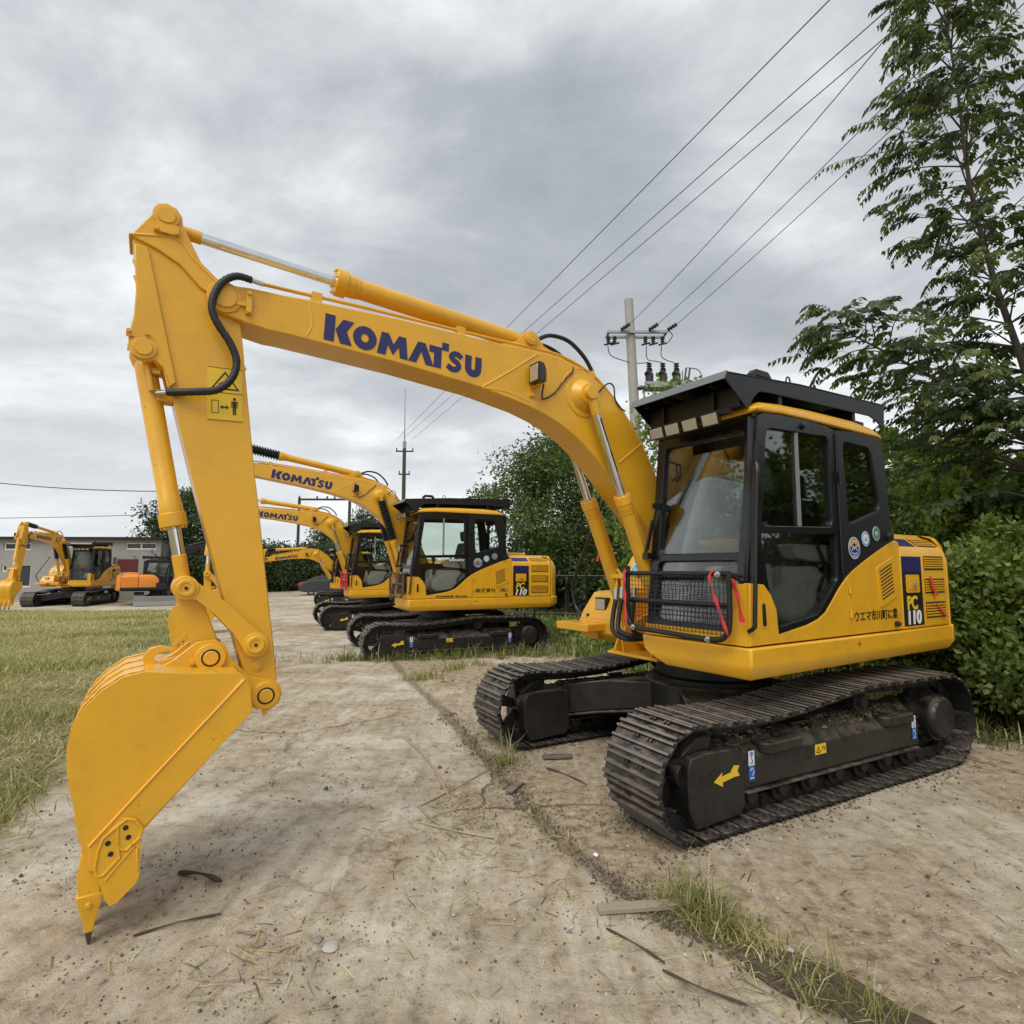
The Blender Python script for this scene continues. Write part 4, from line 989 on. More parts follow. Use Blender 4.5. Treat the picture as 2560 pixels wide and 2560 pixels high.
        o = [(4.03, 1.205)]+[(BLPIN[0]+.088*math.cos(a), BLPIN[1]+.088*math.sin(a)) for a in (PI*.4, PI*.55, PI*.75)]+[(3.86, 1.11), (3.78, 1.02), (3.71, .998)]+[(BPIN[0]+.085*math.cos(a), BPIN[1]+.085*math.sin(a)) for a in (PI*.6, PI*.8, PI, PI*1.2, PI*1.4)]+[(3.75, .85), (3.80, .93), (3.87, 1.05), (4.05, 1.07), (4.20, 1.085), (4.12, 1.13)]
        g = G()
        for s in (1, -1):
            g.prism(o, *sorted((.098*s, .122*s)))
            for c, r in ((BLPIN, .070), (BPIN, .070)):
                g.lathe((c[0], .098*s, c[1]), (c[0], s, c[1]), [(-.01, r), (.050, r), (.052, r*.66)], 28)
                g.lathe((c[0], .15*s, c[1]), (c[0], s, c[1]), [(-.02, r*.64), (.001, r*.64), (.001, r*.5)], 28, 1)
                g.lathe((c[0], .15*s, c[1]), (c[0], s, c[1]), [(-.02, r*.5), (.006, r*.5), (.006, 0)], 24)
            g.box(BPIN[0]-.012, BPIN[0]+.012, *sorted((.12*s, .14*s)), BPIN[1]-.10, BPIN[1]-.07)
            g.box(BLPIN[0]+.068, BLPIN[0]+.09, *sorted((.12*s, .14*s)), BLPIN[1]-.03, BLPIN[1]+.0)
        # lifting hook on top of the back
        hk = [(4.245, 1.10), (4.25, 1.15), (4.225, 1.185), (4.18, 1.195), (4.13, 1.18), (4.115, 1.165), (4.15, 1.165), (4.19, 1.16), (4.205, 1.14), (4.20, 1.12), (4.17, 1.105), (4.08, 1.10), (4.08, 1.085), (4.2, 1.085)]
        g.prism(hk, .03, .075)
        g.obox((4.12, .05, 1.118), (.10, .035, .03), Matrix.Rotation(.15, 3, 'Y'))
        return g
    part('bucket_ear', ears, [ARM, BLKD], bk, bev=.003, key=K('ears'))
    def cutter(s):
        g = G()
        o = [(4.285, .508), (4.25, .49), (4.215, .456), (4.212, .249), (4.225, .22), (4.29, .158), (4.315, .155), (4.332, .182), (4.374, .312), (4.368, .39), (4.34, .45)]
        if 1:
            g.prism(o, *sorted((.338*s, .352*s)))
            def rim(pts, r=.008): g.tube([(x, .352*s, z) for x, z in pts], r, 6)
            U = [(4.303, .476), (4.272, .498), (4.243, .488), (4.213, .445), (4.219, .410), (4.265, .370), (4.284, .373), (4.299, .395)]
            rim(U+U[:1], .0065); rim([(4.303, .476), (4.353, .436), (4.367, .388), (4.374, .318), (4.365, .288), (4.344, .286), (4.288, .345), (4.299, .395)], .0065)
            rim([(4.336, .262), (4.238, .378), (4.226, .366), (4.221, .272)], .005)
            for x, z in ((4.274, .462), (4.262, .420), (4.334, .412), (4.322, .366)): g.cyl((x, .35*s, z), (x, .3545*s, z), .0105, 16, 1)
        return g
    for s in (1, -1): part('side_cutter', lambda: cutter(s), [ARM, BLKD], bk, bev=.003, key=K('cutter%d' % s))
    for y in (.295, .15, 0, -.15, -.295):
        def tooth():
            g = G()
            def r(x, z, w, h, ): return [(x-h/2, -w/2, z), (x+h/2, -w/2, z), (x+h/2, w/2, z), (x-h/2, w/2, z)]
            g.loft([r(4.40, .385, .05, .05), r(4.398, .30, .065, .075), r(4.387, .20, .065, .078)])
            g.loft([r(4.387, .21, .078, .092), r(4.385, .185, .075, .088), r(4.382, .10, .06, .045), r(4.381, .055, .052, .027)])
            g.loft([r(4.381, .055, .052, .027), r(4.380, .004, .040, .009)], 1)
            g.cyl((4.388, -.045, .17), (4.388, .045, .17), .012, 10)
            return g
        part('tooth', tooth, [ARM, STEEL], bk, Matrix.Translation((0, y, 0)), bev=.003, key=K('tooth'))
    return root
# ================================================================ SETTING
def fmesh(name, V, Fq, mats, cols=None, smooth=False):
    """fast mesh from numpy: V (n,3), Fq (m,k) with constant k"""
    me = bpy.data.meshes.new(name); k = Fq.shape[1]
    me.vertices.add(len(V)); me.vertices.foreach_set('co', V.astype(np.float32).ravel())
    me.loops.add(Fq.size); me.loops.foreach_set('vertex_index', Fq.astype(np.int32).ravel())
    me.polygons.add(len(Fq)); me.polygons.foreach_set('loop_start', np.arange(0, Fq.size, k, dtype=np.int32))
    me.polygons.foreach_set('loop_total', np.full(len(Fq), k, dtype=np.int32))
    me.polygons.foreach_set('use_smooth', np.full(len(Fq), smooth))
    me.update(calc_edges=True)
    for x in (mats if isinstance(mats, list) else [mats]): me.materials.append(x)
    if cols is not None:
        a = me.attributes.new('col', 'FLOAT_COLOR', 'POINT')
        c = np.ones((len(V), 4), np.float32); c[:, :3] = cols; a.data.foreach_set('color', c.ravel())
    return me
def gzv(x, y):
    d = np.hypot(x, y); t = np.clip((d-9)/26, 0, 1); return -.55*t*t*(3-2*t)
def sdist(x, y, pl):
    """signed distance to a polyline, positive on the left of its direction"""
    best = np.full(x.shape, 1e9); sg = np.ones(x.shape)
    for (ax, ay), (bx, by) in zip(pl, pl[1:]):
        dx, dy = bx-ax, by-ay; L2_ = dx*dx+dy*dy
        t = np.clip(((x-ax)*dx+(y-ay)*dy)/L2_, 0, 1); px, py = x-(ax+t*dx), y-(ay+t*dy); d = np.hypot(px, py)
        s = np.sign(dx*py-dy*px); k = d < best; best[k] = d[k]; sg[k] = s[k]
    return best*np.where(sg == 0, 1, sg)
GRASS_EDGE = [(-.9, -1.), (-2.94, 3.46), (-5.4, 8.8), (-8.23, 14.97), (-11.2, 21), (-14.2, 27.0), (-60, 27.5)]
JOINT = [(2.6, .6), (1.26, 2.17), (1.11, 2.4), (.67, 2.8), (.39, 3.3), (-.02, 4.37), (-.72, 6.44), (-1.34, 8.0), (-3.5, 14), (-6, 22)]
VEG_EDGE = [(14, 1.5), (5.6, 4.6), (4.35, 5.35), (3.55, 7.4), (1.6, 9.0), (1.0, 11.7), (.9, 12.9), (-.5, 17), (-2.5, 22), (-4, 30), (-6, 40)]
def axis(n, near, span, c):
    u = np.linspace(-1, 1, n); k = math.asinh(span/near); return c+near*np.sinh(u*k)
xs = axis(430, 2.4, 700, -.3); ys = axis(470, 3.2, 1200, 4.5)
X, Y = np.meshgrid(xs, ys); V = np.stack([X.ravel(), Y.ravel(), gzv(X, Y).ravel()], 1)
dg_ = sdist(V[:, 0], V[:, 1], GRASS_EDGE); dj = sdist(V[:, 0], V[:, 1], JOINT); dv = -sdist(V[:, 0], V[:, 1], VEG_EDGE)
nr = np.array([noise_ for noise_ in (0,)])
from mathutils import noise as mnoise
wob = np.array([mnoise.noise(Vector((a*1.7, b*1.7, 0))) if (abs(a) < 9 and -1 < b < 16) else 0 for a, b in V[:, :2]])
wob2 = np.array([mnoise.noise(Vector((a*7, b*7, 3))) if (abs(a) < 5 and 0 < b < 9) else 0 for a, b in V[:, :2]])
gr = np.clip(dg_*2, 0, 1)
V[:, 2] += wob*.010+wob2*.004+gr*.03*(1+wob)-np.exp(-(dj/.05)**2)*.012
nx, ny = len(xs), len(ys)
I = np.arange(nx*ny).reshape(ny, nx); Fq = np.stack([I[:-1, :-1], I[:-1, 1:], I[1:, 1:], I[1:, :-1]], -1).reshape(-1, 4)
def groundmat():
    m, n, p = nt('yard_ground')
    tc = N(n, 'ShaderNodeTexCoord'); O = tc.outputs['Object']
    def att(s):
        a = N(n, 'ShaderNodeAttribute'); a.attribute_name = s; return a.outputs['Fac']
    big = noise(n, .42, 4, .55); mid = noise(n, 2.1, 6, .62); fine = noise(n, 11, 10, .74); grit = noise(n, 110, 3, .7)
    mp = N(n, 'ShaderNodeMapping'); mp.inputs['Rotation'].default_value = (0, 0, -1.1); mp.inputs['Scale'].default_value = (6.5, .55, 1); n.links.new(O, mp.inputs[0])
    streak = noise(n, 1.5, 6, .65, vec=mp.outputs[0])
    conc = ramp(n, mid.outputs[0], [(.30, (.35, .288, .205)), (.44, (.48, .415, .315)), (.56, (.61, .548, .440)), (.72, (.71, .665, .56))])
    dirt = ramp(n, fine.outputs[0], [(.30, (.16, .115, .070)), (.5, (.37, .285, .185)), (.70, (.54, .44, .305))])
    rgt = ramp(n, att('d_joint'), [(.0, (1, 1, 1)), (.05, (0, 0, 0))])
    sel0 = mth(n, 'ADD', mth(n, 'MULTIPLY', big.outputs[0], .5), mth(n, 'ADD', mth(n, 'MULTIPLY', streak.outputs[0], .3), mth(n, 'MULTIPLY', fine.outputs[0], .22)))
    sel = ramp(n, mth(n, 'ADD', sel0, mth(n, 'MULTIPLY', rgt.outputs[0], .06)), [(.475, (0, 0, 0)), (.58, (1, 1, 1))])
    c = mixc(n, mth(n, 'MULTIPLY', sel.outputs[0], .85), conc.outputs[0], dirt.outputs[0])
    fr = ramp(n, fine.outputs[0], [(.33, (.40, .37, .33)), (.46, (.90, .89, .88)), (.58, (1.06, 1.06, 1.06)), (.70, (1.30, 1.29, 1.27))])
    c = mixc(n, .85, c, fr.outputs[0], 'MULTIPLY')
    gr_ = ramp(n, grit.outputs[0], [(.30, (.62, .60, .58)), (.45, (1, 1, 1)), (.66, (1, 1, 1)), (.78, (1.35, 1.33, 1.3))])
    c = mixc(n, .8, c, gr_.outputs[0], 'MULTIPLY')
    # pebbles scattered as little cells
    vo = N(n, 'ShaderNodeTexVoronoi'); vo.inputs['Scale'].default_value = 26; n.links.new(O, vo.inputs['Vector'])
    pb = ramp(n, vo.outputs['Distance'], [(.10, (1, 1, 1)), (.17, (0, 0, 0))]); pick = ramp(n, N(n, 'ShaderNodeSeparateColor').outputs[0], [(.80, (0, 0, 0)), (.82, (1, 1, 1))])
    sepn = [x for x in n.nodes if x.bl_idname == 'ShaderNodeSeparateColor'][-1]; n.links.new(vo.outputs['Color'], sepn.inputs[0])
    pm = mth(n, 'MULTIPLY', pb.outputs[0], pick.outputs[0])
    c = mixc(n, mth(n, 'MULTIPLY', pm, .8), c, mixc(n, sepn.outputs[1], (.10, .075, .05), (.42, .39, .33)))
    # hairline cracks in the slab
    vc = N(n, 'ShaderNodeTexVoronoi', feature='DISTANCE_TO_EDGE'); vc.inputs['Scale'].default_value = .42
    wv = N(n, 'ShaderNodeVectorMath', operation='ADD'); n.links.new(O, wv.inputs[0]); nz = noise(n, 1.9, 5, .6); n.links.new(mixc(n, .35, (0, 0, 0), nz.outputs['Color']), wv.inputs[1]); n.links.new(wv.outputs[0], vc.inputs['Vector'])
    ck = ramp(n, vc.outputs['Distance'], [(.0, (1, 1, 1)), (.0035, (1, 1, 1)), (.007, (0, 0, 0))])
    ckm = mth(n, 'MULTIPLY', ck.outputs[0], ramp(n, big.outputs[0], [(.45, (0, 0, 0)), (.55, (1, 1, 1))]).outputs[0])
    c = mixc(n, mth(n, 'MULTIPLY', ckm, .65), c, (.07, .055, .038))
    # joint filled with soil
    dj_ = mth(n, 'ABSOLUTE', att('d_joint')); w = mth(n, 'SUBTRACT', dj_, mth(n, 'MULTIPLY', mth(n, 'SUBTRACT', mth(n, 'ADD', mth(n, 'MULTIPLY', fine.outputs[0], .55), mth(n, 'MULTIPLY', mid.outputs[0], .45)), .42), .36))
    jm = ramp(n, w, [(.0, (1, 1, 1)), (.045, (0, 0, 0))])
    c = mixc(n, mth(n, 'MULTIPLY', jm.outputs[0], .58), c, mixc(n, fine.outputs[0], (.07, .052, .034), (.19, .145, .095)))
    # meadow and weeds
    gcol = ramp(n, mid.outputs[0], [(.3, (.14, .13, .045)), (.5, (.28, .235, .11)), (.7, (.40, .33, .18))])
    ga = mth(n, 'ADD', att('d_grass'), mth(n, 'MULTIPLY', mth(n, 'SUBTRACT', fine.outputs[0], .5), 1.0))
    gm = ramp(n, ga, [(.0, (0, 0, 0)), (.10, (1, 1, 1))])
    c = mixc(n, gm.outputs[0], c, gcol.outputs[0])
    va = mth(n, 'ADD', att('d_veg'), mth(n, 'MULTIPLY', mth(n, 'SUBTRACT', mid.outputs[0], .5), 1.4))
    vm = ramp(n, va, [(.0, (0, 0, 0)), (.25, (1, 1, 1))])
    c = mixc(n, vm.outputs[0], c, mixc(n, fine.outputs[0], (.035, .035, .018), (.10, .085, .05)))
    n.links.new(c, p.inputs['Base Color']); p.inputs['Roughness'].default_value = .92; p.inputs['Specular IOR Level'].default_value = .25
    h = mth(n, 'ADD', mth(n, 'MULTIPLY', fine.outputs[0], .9), mth(n, 'ADD', mth(n, 'MULTIPLY', grit.outputs[0], .35), mth(n, 'MULTIPLY', pm, .5)))
    h = mth(n, 'SUBTRACT', h, mth(n, 'MULTIPLY', ckm, .5))
    bump(n, p, h, .95, .024)
    return m
GM = groundmat()
me = fmesh('ground', V, Fq, GM, smooth=True)
for nm, d in (('d_grass', dg_), ('d_joint', dj), ('d_veg', dv)):
    a = me.attributes.new(nm, 'FLOAT', 'POINT'); a.data.foreach_set('value', d.astype(np.float32))
tag(link('ground', me), None, None, None, 'structure')

# ---------------------------------------------------------------- leaves, grass
def leafquads(P, D, S, W, droop=None):
    """rhombic leaves: base P (n,3), unit dir D, length S, width ratio W"""
    n = len(P); up = rng.normal(size=(n, 3)); side = np.cross(D, up); side /= np.linalg.norm(side, axis=1)[:, None]+1e-9
    nn = np.cross(side, D); S = S[:, None]
    a = P; c = P+D*S; b = P+D*S*.42+side*S*W+nn*S*.08; d = P+D*S*.42-side*S*W+nn*S*.08
    V = np.stack([a, b, c, d], 1).reshape(-1, 3); F_ = np.arange(4*n).reshape(-1, 4); return V, F_
def unit(v): return v/(np.linalg.norm(v, axis=-1, keepdims=True)+1e-9)
def leafcols(n, pal, jit=.22, w=None):
    pal = np.array(pal); k = rng.choice(len(pal), n, p=w); c = pal[k]*(1+rng.uniform(-jit, jit, (n, 1))); return np.repeat(c, 4, 0)
G_DARK = [(.030, .050, .018), (.045, .072, .024), (.062, .090, .032), (.085, .115, .042)]
G_MID = [(.085, .135, .026), (.125, .185, .038), (.16, .215, .048), (.20, .23, .065)]
G_LITE = [(.15, .225, .04), (.195, .26, .058), (.12, .175, .038), (.25, .27, .09)]
def clump_leaves(clumps, per, size, W=.26, pal=G_MID, droop=.3):
    Vs = []; Fs = []; Cs = []; o = 0
    for (c, r) in clumps:
        n = int(per*(1 if np.isscalar(r) else 1)); r = np.array(r if not np.isscalar(r) else (r, r, r*.75))
        q = unit(rng.normal(size=(n, 3))); rad = rng.uniform(.25, 1.08, n)**.55
        P = np.array(c)+q*rad[:, None]*r*(1+.25*rng.normal(size=(n, 1)))
        D = unit(q*.7+rng.normal(size=(n, 3))*.7+np.array([0, 0, -droop]))
        V, F_ = leafquads(P, D, size*rng.uniform(.6, 1.25, n), W)
        br = rng.uniform(.75, 1.2)
        Vs.append(V); Fs.append(F_+o); Cs.append(leafcols(n, pal)*br); o += len(V)
    return np.vstack(Vs), np.vstack(Fs), np.vstack(Cs)
def limb(g, a, b, ra, rb, wig=.08, n=6):
    a = Vector(a); b = Vector(b); L = (b-a).length; P_ = [a.lerp(b, i/n)+Vector((random.uniform(-1, 1), random.uniform(-1, 1), random.uniform(-.5, .5)))*wig*L*(0 if i in (0, n) else .5) for i in range(n+1)]
    P_ = spline(P_, 2); g.tube(P_, [ra+(rb-ra)*i/(len(P_)-1) for i in range(len(P_))], 7); return P_
def tree(base, H, R, label, group=None, nclump=40, per=260, leaf=.09, pal=G_MID, crown0=.3, trunk=.12, lean=(0, 0), name='tree', W=.28, cz=None, cat='tree', shape=1., clr=.16):
    base = Vector(base); t = empty(name, base, 0, label, cat, group)
    g = G(); top = Vector((lean[0], lean[1], H*.62)); P_ = limb(g, (0, 0, -.1), top, trunk, trunk*.35, .05)
    cl = []
    for i in range(nclump):
        u = (i+.5)/nclump; z = H*(crown0+(1-crown0)*u); e = math.sin(PI*min(1, (u*.86+.14)))**.6*(1 if shape == 1 else 1-.5*u)
        a = i*2.39996+random.uniform(-.4, .4); rr = R*e*random.uniform(.35, 1.0)
        c = (lean[0]*u+math.cos(a)*rr, lean[1]*u+math.sin(a)*rr, z*random.uniform(.93, 1.04)); r = R*clr*random.uniform(.8, 1.7)
        cl.append((c, (r*1.25, r*1.25, r*.8)))
        if i % 3 == 0: limb(g, P_[int(len(P_)*min(.95, .35+.6*u))], c, trunk*.3*(1-.6*u), .008, .1, 4)
    part('trunk', g, BARK, t)
    V, F_, C = clump_leaves(cl, per, leaf, W, pal)
    o = link('crown', fmesh('crown', V, F_, LEAF, C), t); return t
def shrub(c, r, label, per=1400, leaf=.075, pal=G_MID, n=16, group='shrubs along the yard edge', W=.34, up=.2):
    c = Vector(c); t = empty('shrub', (c.x, c.y, gz(c.x, c.y)), 0, label, 'shrub', group); cl = []
    for i in range(n):
        a = i*2.4; u = (i+.5)/n; rr = math.sqrt(random.random())*.85
        z = r[2]*random.uniform(.12, .95)*(1-.35*rr*rr)
        s = random.uniform(.26, .42)*min(r)
        cl.append(((math.cos(a)*rr*r[0], math.sin(a)*rr*r[1], z), (s*1.2, s*1.2, s*.9)))
    V, F_, C = clump_leaves(cl, per, leaf, W, pal, .1-up)
    for i in range(12):       # wild shoots standing out of the top
        a = random.uniform(0, 2*PI); q = random.uniform(.2, .85); x, y = math.cos(a)*q*r[0], math.sin(a)*q*r[1]; h = r[2]*random.uniform(.85, 1.0)*(1-.3*q*q)
        for k in range(4): cl.append(((x+random.gauss(0, .05)+.05*k, y+random.gauss(0, .05), h+.13*k), (.10-.015*k,)*2+(.12,)))
    V2, F2, C2 = clump_leaves(cl[-48:], int(per*.07), leaf*1.05, W, [tuple(v*1.15 for v in c_) for c_ in pal], -.2)
    F2 = F2+len(V); V = np.vstack([V, V2]); F_ = np.vstack([F_, F2]); C = np.vstack([C, C2])
    g = G()
    for i in range(9): limb(g, (random.uniform(-.3, .3)*r[0], random.uniform(-.3, .3)*r[1], 0), Vector(cl[i][0])*random.uniform(.8, 1.05), .02, .005, .1, 4)
    part('stem', g, BARK, t)
    link('foliage', fmesh('foliage', V, F_, LEAF, C), t)
    return t

def blades(n, pos, h, lean, pal, wdt=.004, flat=0., w=None, jit=.25, seg=2):
    P = pos; a = rng.uniform(0, 2*PI, n); L = rng.uniform(*lean, n); hh = rng.uniform(*h, n)
    dx, dy = np.cos(a), np.sin(a); side = np.stack([-dy, dx, np.zeros(n)], 1)*(wdt*rng.uniform(.6, 1.4, n))[:, None]
    d = np.stack([dx, dy, np.zeros(n)], 1); up = np.array([0, 0, 1.])
    ca, sa = np.cos(L), np.sin(L)
    m_ = P+(up*ca[:, None]+d*sa[:, None])*hh[:, None]*.55
    L2_ = np.minimum(L+rng.uniform(.2, .9, n), 1.9); e = m_+(up*np.cos(L2_)[:, None]+d*np.sin(L2_)[:, None])*hh[:, None]*.45
    e[:, 2] = np.maximum(e[:, 2], P[:, 2]+.003)
    V = np.stack([P-side, P+side, m_+side*.8, m_-side*.8, e+side*.15, e-side*.15], 1).reshape(-1, 3)
    b = (np.arange(n)*6)[:, None]; F_ = np.concatenate([b+np.array([0, 1, 2, 3]), b+np.array([3, 2, 4, 5])], 0)
    pal = np.array(pal); k = rng.choice(len(pal), n, p=w); c = np.repeat(pal[k]*(1+rng.uniform(-jit, jit, (n, 1))), 6, 0)
    return V, F_, c
def bladeobj(name, parts, kind='stuff', label=None):
    o = 0; Vs, Fs, Cs = [], [], []
    for V, F_, C in parts: Vs.append(V); Fs.append(F_+o); Cs.append(C); o += len(V)
    return tag(link(name, fmesh(name, np.vstack(Vs), np.vstack(Fs), LEAF, np.vstack(Cs))), label, None, None, kind)
STRAW = [(.44, .37, .19), (.54, .46, .26), (.32, .26, .13), (.60, .53, .34)]
GRN = [(.17, .18, .048), (.24, .235, .075), (.12, .14, .04), (.31, .285, .12)]
def sample(n, x0, x1, y0, y1, cond):
    P = np.stack([rng.uniform(x0, x1, n), rng.uniform(y0, y1, n)], 1); k = cond(P[:, 0], P[:, 1]); P = P[k]
    return np.column_stack([P, gzv(P[:, 0], P[:, 1])])
fld = lambda x, y: (sdist(x, y, GRASS_EDGE) > rng.normal(.12, .14, len(x))) & (x > -1.15*y-1.2)
pn = lambda P, s, o=0: np.array([mnoise.noise(Vector((a*s+o, b*s, 5))) for a, b in P[:, :2]])
prt = []
A = sample(120000, -8, -2, 2.6, 7.5, fld); k = pn(A, .9) > rng.normal(.24, .14, len(A))
g1 = A[k]; s1 = A[~k]; g1 = g1+[0, 0, .02]; s1 = s1+[0, 0, .02]
prt.append(blades(len(g1), g1, (.06, .17), (.1, .9), GRN+[STRAW[0], STRAW[1]], .0032)); prt.append(blades(len(s1), s1, (.08, .24), (1.0, 1.56), STRAW+[GRN[0], STRAW[2]], .0032))
A = sample(200000, -20, -4, 7.2, 16, fld); k = pn(A, .6) > rng.normal(.24, .16, len(A)); g1 = A[k]+[0, 0, .02]; s1 = A[~k]+[0, 0, .02]
prt.append(blades(len(g1), g1, (.06, .16), (.1, .9), GRN+STRAW[:2], .0055)); prt.append(blades(len(s1), s1, (.07, .22), (.8, 1.5), STRAW+[GRN[1], GRN[3]], .005))
A = sample(150000, -34, -8, 15.5, 27.5, fld); k = pn(A, .4) > rng.normal(.26, .18, len(A)); g1 = A[k]+[0, 0, .02]; s1 = A[~k]+[0, 0, .02]
prt.append(blades(len(g1), g1, (.06, .17), (.1, .9), GRN+STRAW[:3], .010)); prt.append(blades(len(s1), s1, (.08, .2), (.6, 1.4), STRAW+[GRN[1]], .009))
bladeobj('meadow_grass', prt, label='mown meadow of mixed green blades and dry straw left of the yard')
# weeds at the joints
def tuft(parts, x, y, n, r, h, pal=GRN+STRAW[:1], w=.0028, lean=(.05, .8), ar=1., dirv=(1, 0)):
    q = rng.normal(size=(n, 2))*r; q[:, 1] *= ar
    ang = math.atan2(dirv[1], dirv[0]); c, s = math.cos(ang), math.sin(ang)
    P = np.column_stack([x+q[:, 0]*c-q[:, 1]*s, y+q[:, 0]*s+q[:, 1]*c, np.zeros(n)-.002]); parts.append(blades(n, P, h, lean, pal, w))
def grass_thing(lbl, spec, group='grass tufts in the slab joint'):
    ps = []
    for a in spec: tuft(ps, *a[:5], **(a[5] if len(a) > 5 else {}))
    Vs = np.vstack([p[0] for p in ps]); o = np.array([Vs[:, 0].mean(), Vs[:, 1].mean(), 0.])
    ob = bladeobj('grass_tuft', [(v-o, f, c) for v, f, c in ps], None, lbl); ob['category'] = 'grass tuft'; ob['group'] = group; ob.location = o; return ob
jd = (-.62, .78)
grass_thing('green grass tuft at the front of the far track of the nearest excavator', [(-.05, 4.80, 120, .06, (.05, .20), dict(lean=(.2, 1.3))), (-.03, 4.82, 14, .03, (.24, .36), dict(lean=(.1, .5), pal=STRAW)), (-.10, 4.95, 60, .09, (.04, .10), dict(lean=(.4, 1.4)))])
grass_thing('big green grass tuft in the soil joint beside the grey plank', [(.84, 2.85, 190, .075, (.08, .26), dict(lean=(.2, 1.3), w=.0022)), (.88, 2.80, 260, .09, (.04, .14), dict(lean=(.3, 1.4), w=.0028)), (.95, 2.68, 110, .06, (.05, .20), dict(lean=(.2, 1.3), w=.0022)), (1.0, 2.60, 190, .07, (.03, .10), dict(pal=STRAW+GRN[:2], lean=(.5, 1.5))), (.80, 2.93, 80, .08, (.03, .10), dict(pal=STRAW+GRN[:2], lean=(.5, 1.5)))])
grass_thing('sparse grass with dry blades over the dark soil patch at the bottom edge', [(1.10, 2.42, 90, .08, (.05, .17), dict(pal=STRAW+GRN[:3], lean=(.6, 1.5), w=.0022)), (1.22, 2.30, 60, .07, (.06, .18), dict(lean=(.3, 1.3), w=.002)), (1.32, 2.18, 60, .05, (.06, .18), dict(lean=(.2, 1.1), w=.0024)), (1.05, 2.5, 60, .07, (.03, .10), dict(pal=STRAW, lean=(.8, 1.5))), (1.12, 2.28, 40, .05, (.05, .14), dict(lean=(.3, 1.2)))])
sp_ = []
for _ in range(34):
    t = random.random()*.9; i = min(int(t*4), 3); a, b = JOINT[5+i-1 if i < 4 else 8], JOINT[5+i if i < 4 else 9]; u = random.random()
    sp_.append((a[0]+(b[0]-a[0])*u+random.gauss(0, .05), a[1]+(b[1]-a[1])*u, random.randint(4, 16), .03, (.02, .07), dict(pal=STRAW+GRN)))
grass_thing('low weeds sprouting along the soil joint towards the second excavator', sp_)['kind'] = 'stuff'
wp = []
M2c = (-1.387, 11.629)
for _ in range(160):
    u = random.random(); a = Vector((-3.2, 10.1)).lerp(Vector((1.6, 11.0)), u); tuft(wp, a.x+random.gauss(0, .18), a.y+random.gauss(-.15, .22), random.randint(6, 26), .07, (.06, .34), pal=GRN[:3]+STRAW[:1]+[(.06, .09, .03)], w=.005, lean=(.2, 1.3))
for _ in range(40):
    u = random.random(); a = Vector((-.6, 9.6)).lerp(Vector((-1.4, 8.2)), u); tuft(wp, a.x+random.gauss(0, .12), a.y, 12, .05, (.05, .16), pal=STRAW+GRN, w=.005)
bladeobj('weeds', wp, label='weeds growing round the tracks of the second excavator')
# ground cover at the right side of the yard
vf = lambda x, y: (sdist(x, y, VEG_EDGE) < rng.normal(-.05, .25, len(x)))
cp_ = []
for n_, bx, hh, ww in ((26000, (0, 5, 7.5, 16), (.10, .42), .009), (9000, (4.2, 8, 3.5, 7.5), (.06, .25), .006), (14000, (-6, 3, 15, 34), (.15, .5), .018)):
    A = sample(n_, *bx, vf); cp_.append(blades(len(A), A, hh, (.1, 1.0), GRN+STRAW[:1]+[(.05, .085, .022)]*2, ww))
bladeobj('ground_cover', cp_, label='tall wild grass and weeds along the right side of the yard')
A = sample(9000, -.5, 4.5, 8.2, 16, vf); A[:, 2] += rng.uniform(.02, .38, len(A)); D = unit(rng.normal(size=(len(A), 3))*[1, 1, .5]+[0, 0, .4])
Vv, Ff = leafquads(A, D, rng.uniform(.05, .11, len(A)), .34)
tag(link('broadleaf_weeds', fmesh('w', Vv, Ff, LEAF, leafcols(len(A), G_LITE))), 'broad-leaved weeds between the nearest and second excavator', None, None, 'stuff')

# shrub bank at the right
SH = [((5.35, 6.15), (.9, .8, 1.75), G_MID, 'dense green shrub right behind the counterweight of the nearest excavator'),
      ((6.55, 5.55), (1.0, .9, 1.6), G_MID, 'dark low shrub at the right edge below the tall tree'),
      ((6.2, 7.5), (1.3, 1.0, 2.9), G_LITE, 'pale green bushy shrub seen beside the cab rear pillar'),
      ((8.2, 7.6), (1.5, 1.1, 3.6), G_MID, 'tall green shrub at the right edge behind the dark low one'),
      ((4.6, 9.0), (1.4, 1.1, 2.7), G_LITE, 'light green shrub seen through the cab side windows'),
      ((7.2, 10.4), (2.2, 1.4, 4.2), G_MID, 'high spreading shrub behind the pale bushy one'),
      ((2.9, 11.2), (1.3, 1.1, 1.5), G_MID, 'round green shrub seen through the windscreen of the nearest excavator'),
      ((9.6, 4.6), (1.7, 1.3, 4.2), G_MID, 'tall shrub standing outside the right edge of the picture beyond the pinnate tree'),
      ((9.3, 1.9), (1.8, 1.5, 4.6), G_DARK, 'tall dark shrub well to the right of the camera'),
      ((10.0, -1.2), (2.0, 1.7, 4.6), G_DARK, 'tall dark shrub to the right and behind the camera'),
      ((4.9, 13.0), (2.4, 1.4, 2.1), G_MID, 'broad shrub behind the cab of the nearest excavator')]
for (x, y), r, pal, lb in SH:
    d = math.hypot(x, y); shrub((x, y, 0), r, lb, per=int(2300*min(1.2, 9/d)), leaf=.034+.0052*d, pal=pal, n=26, W=.36)

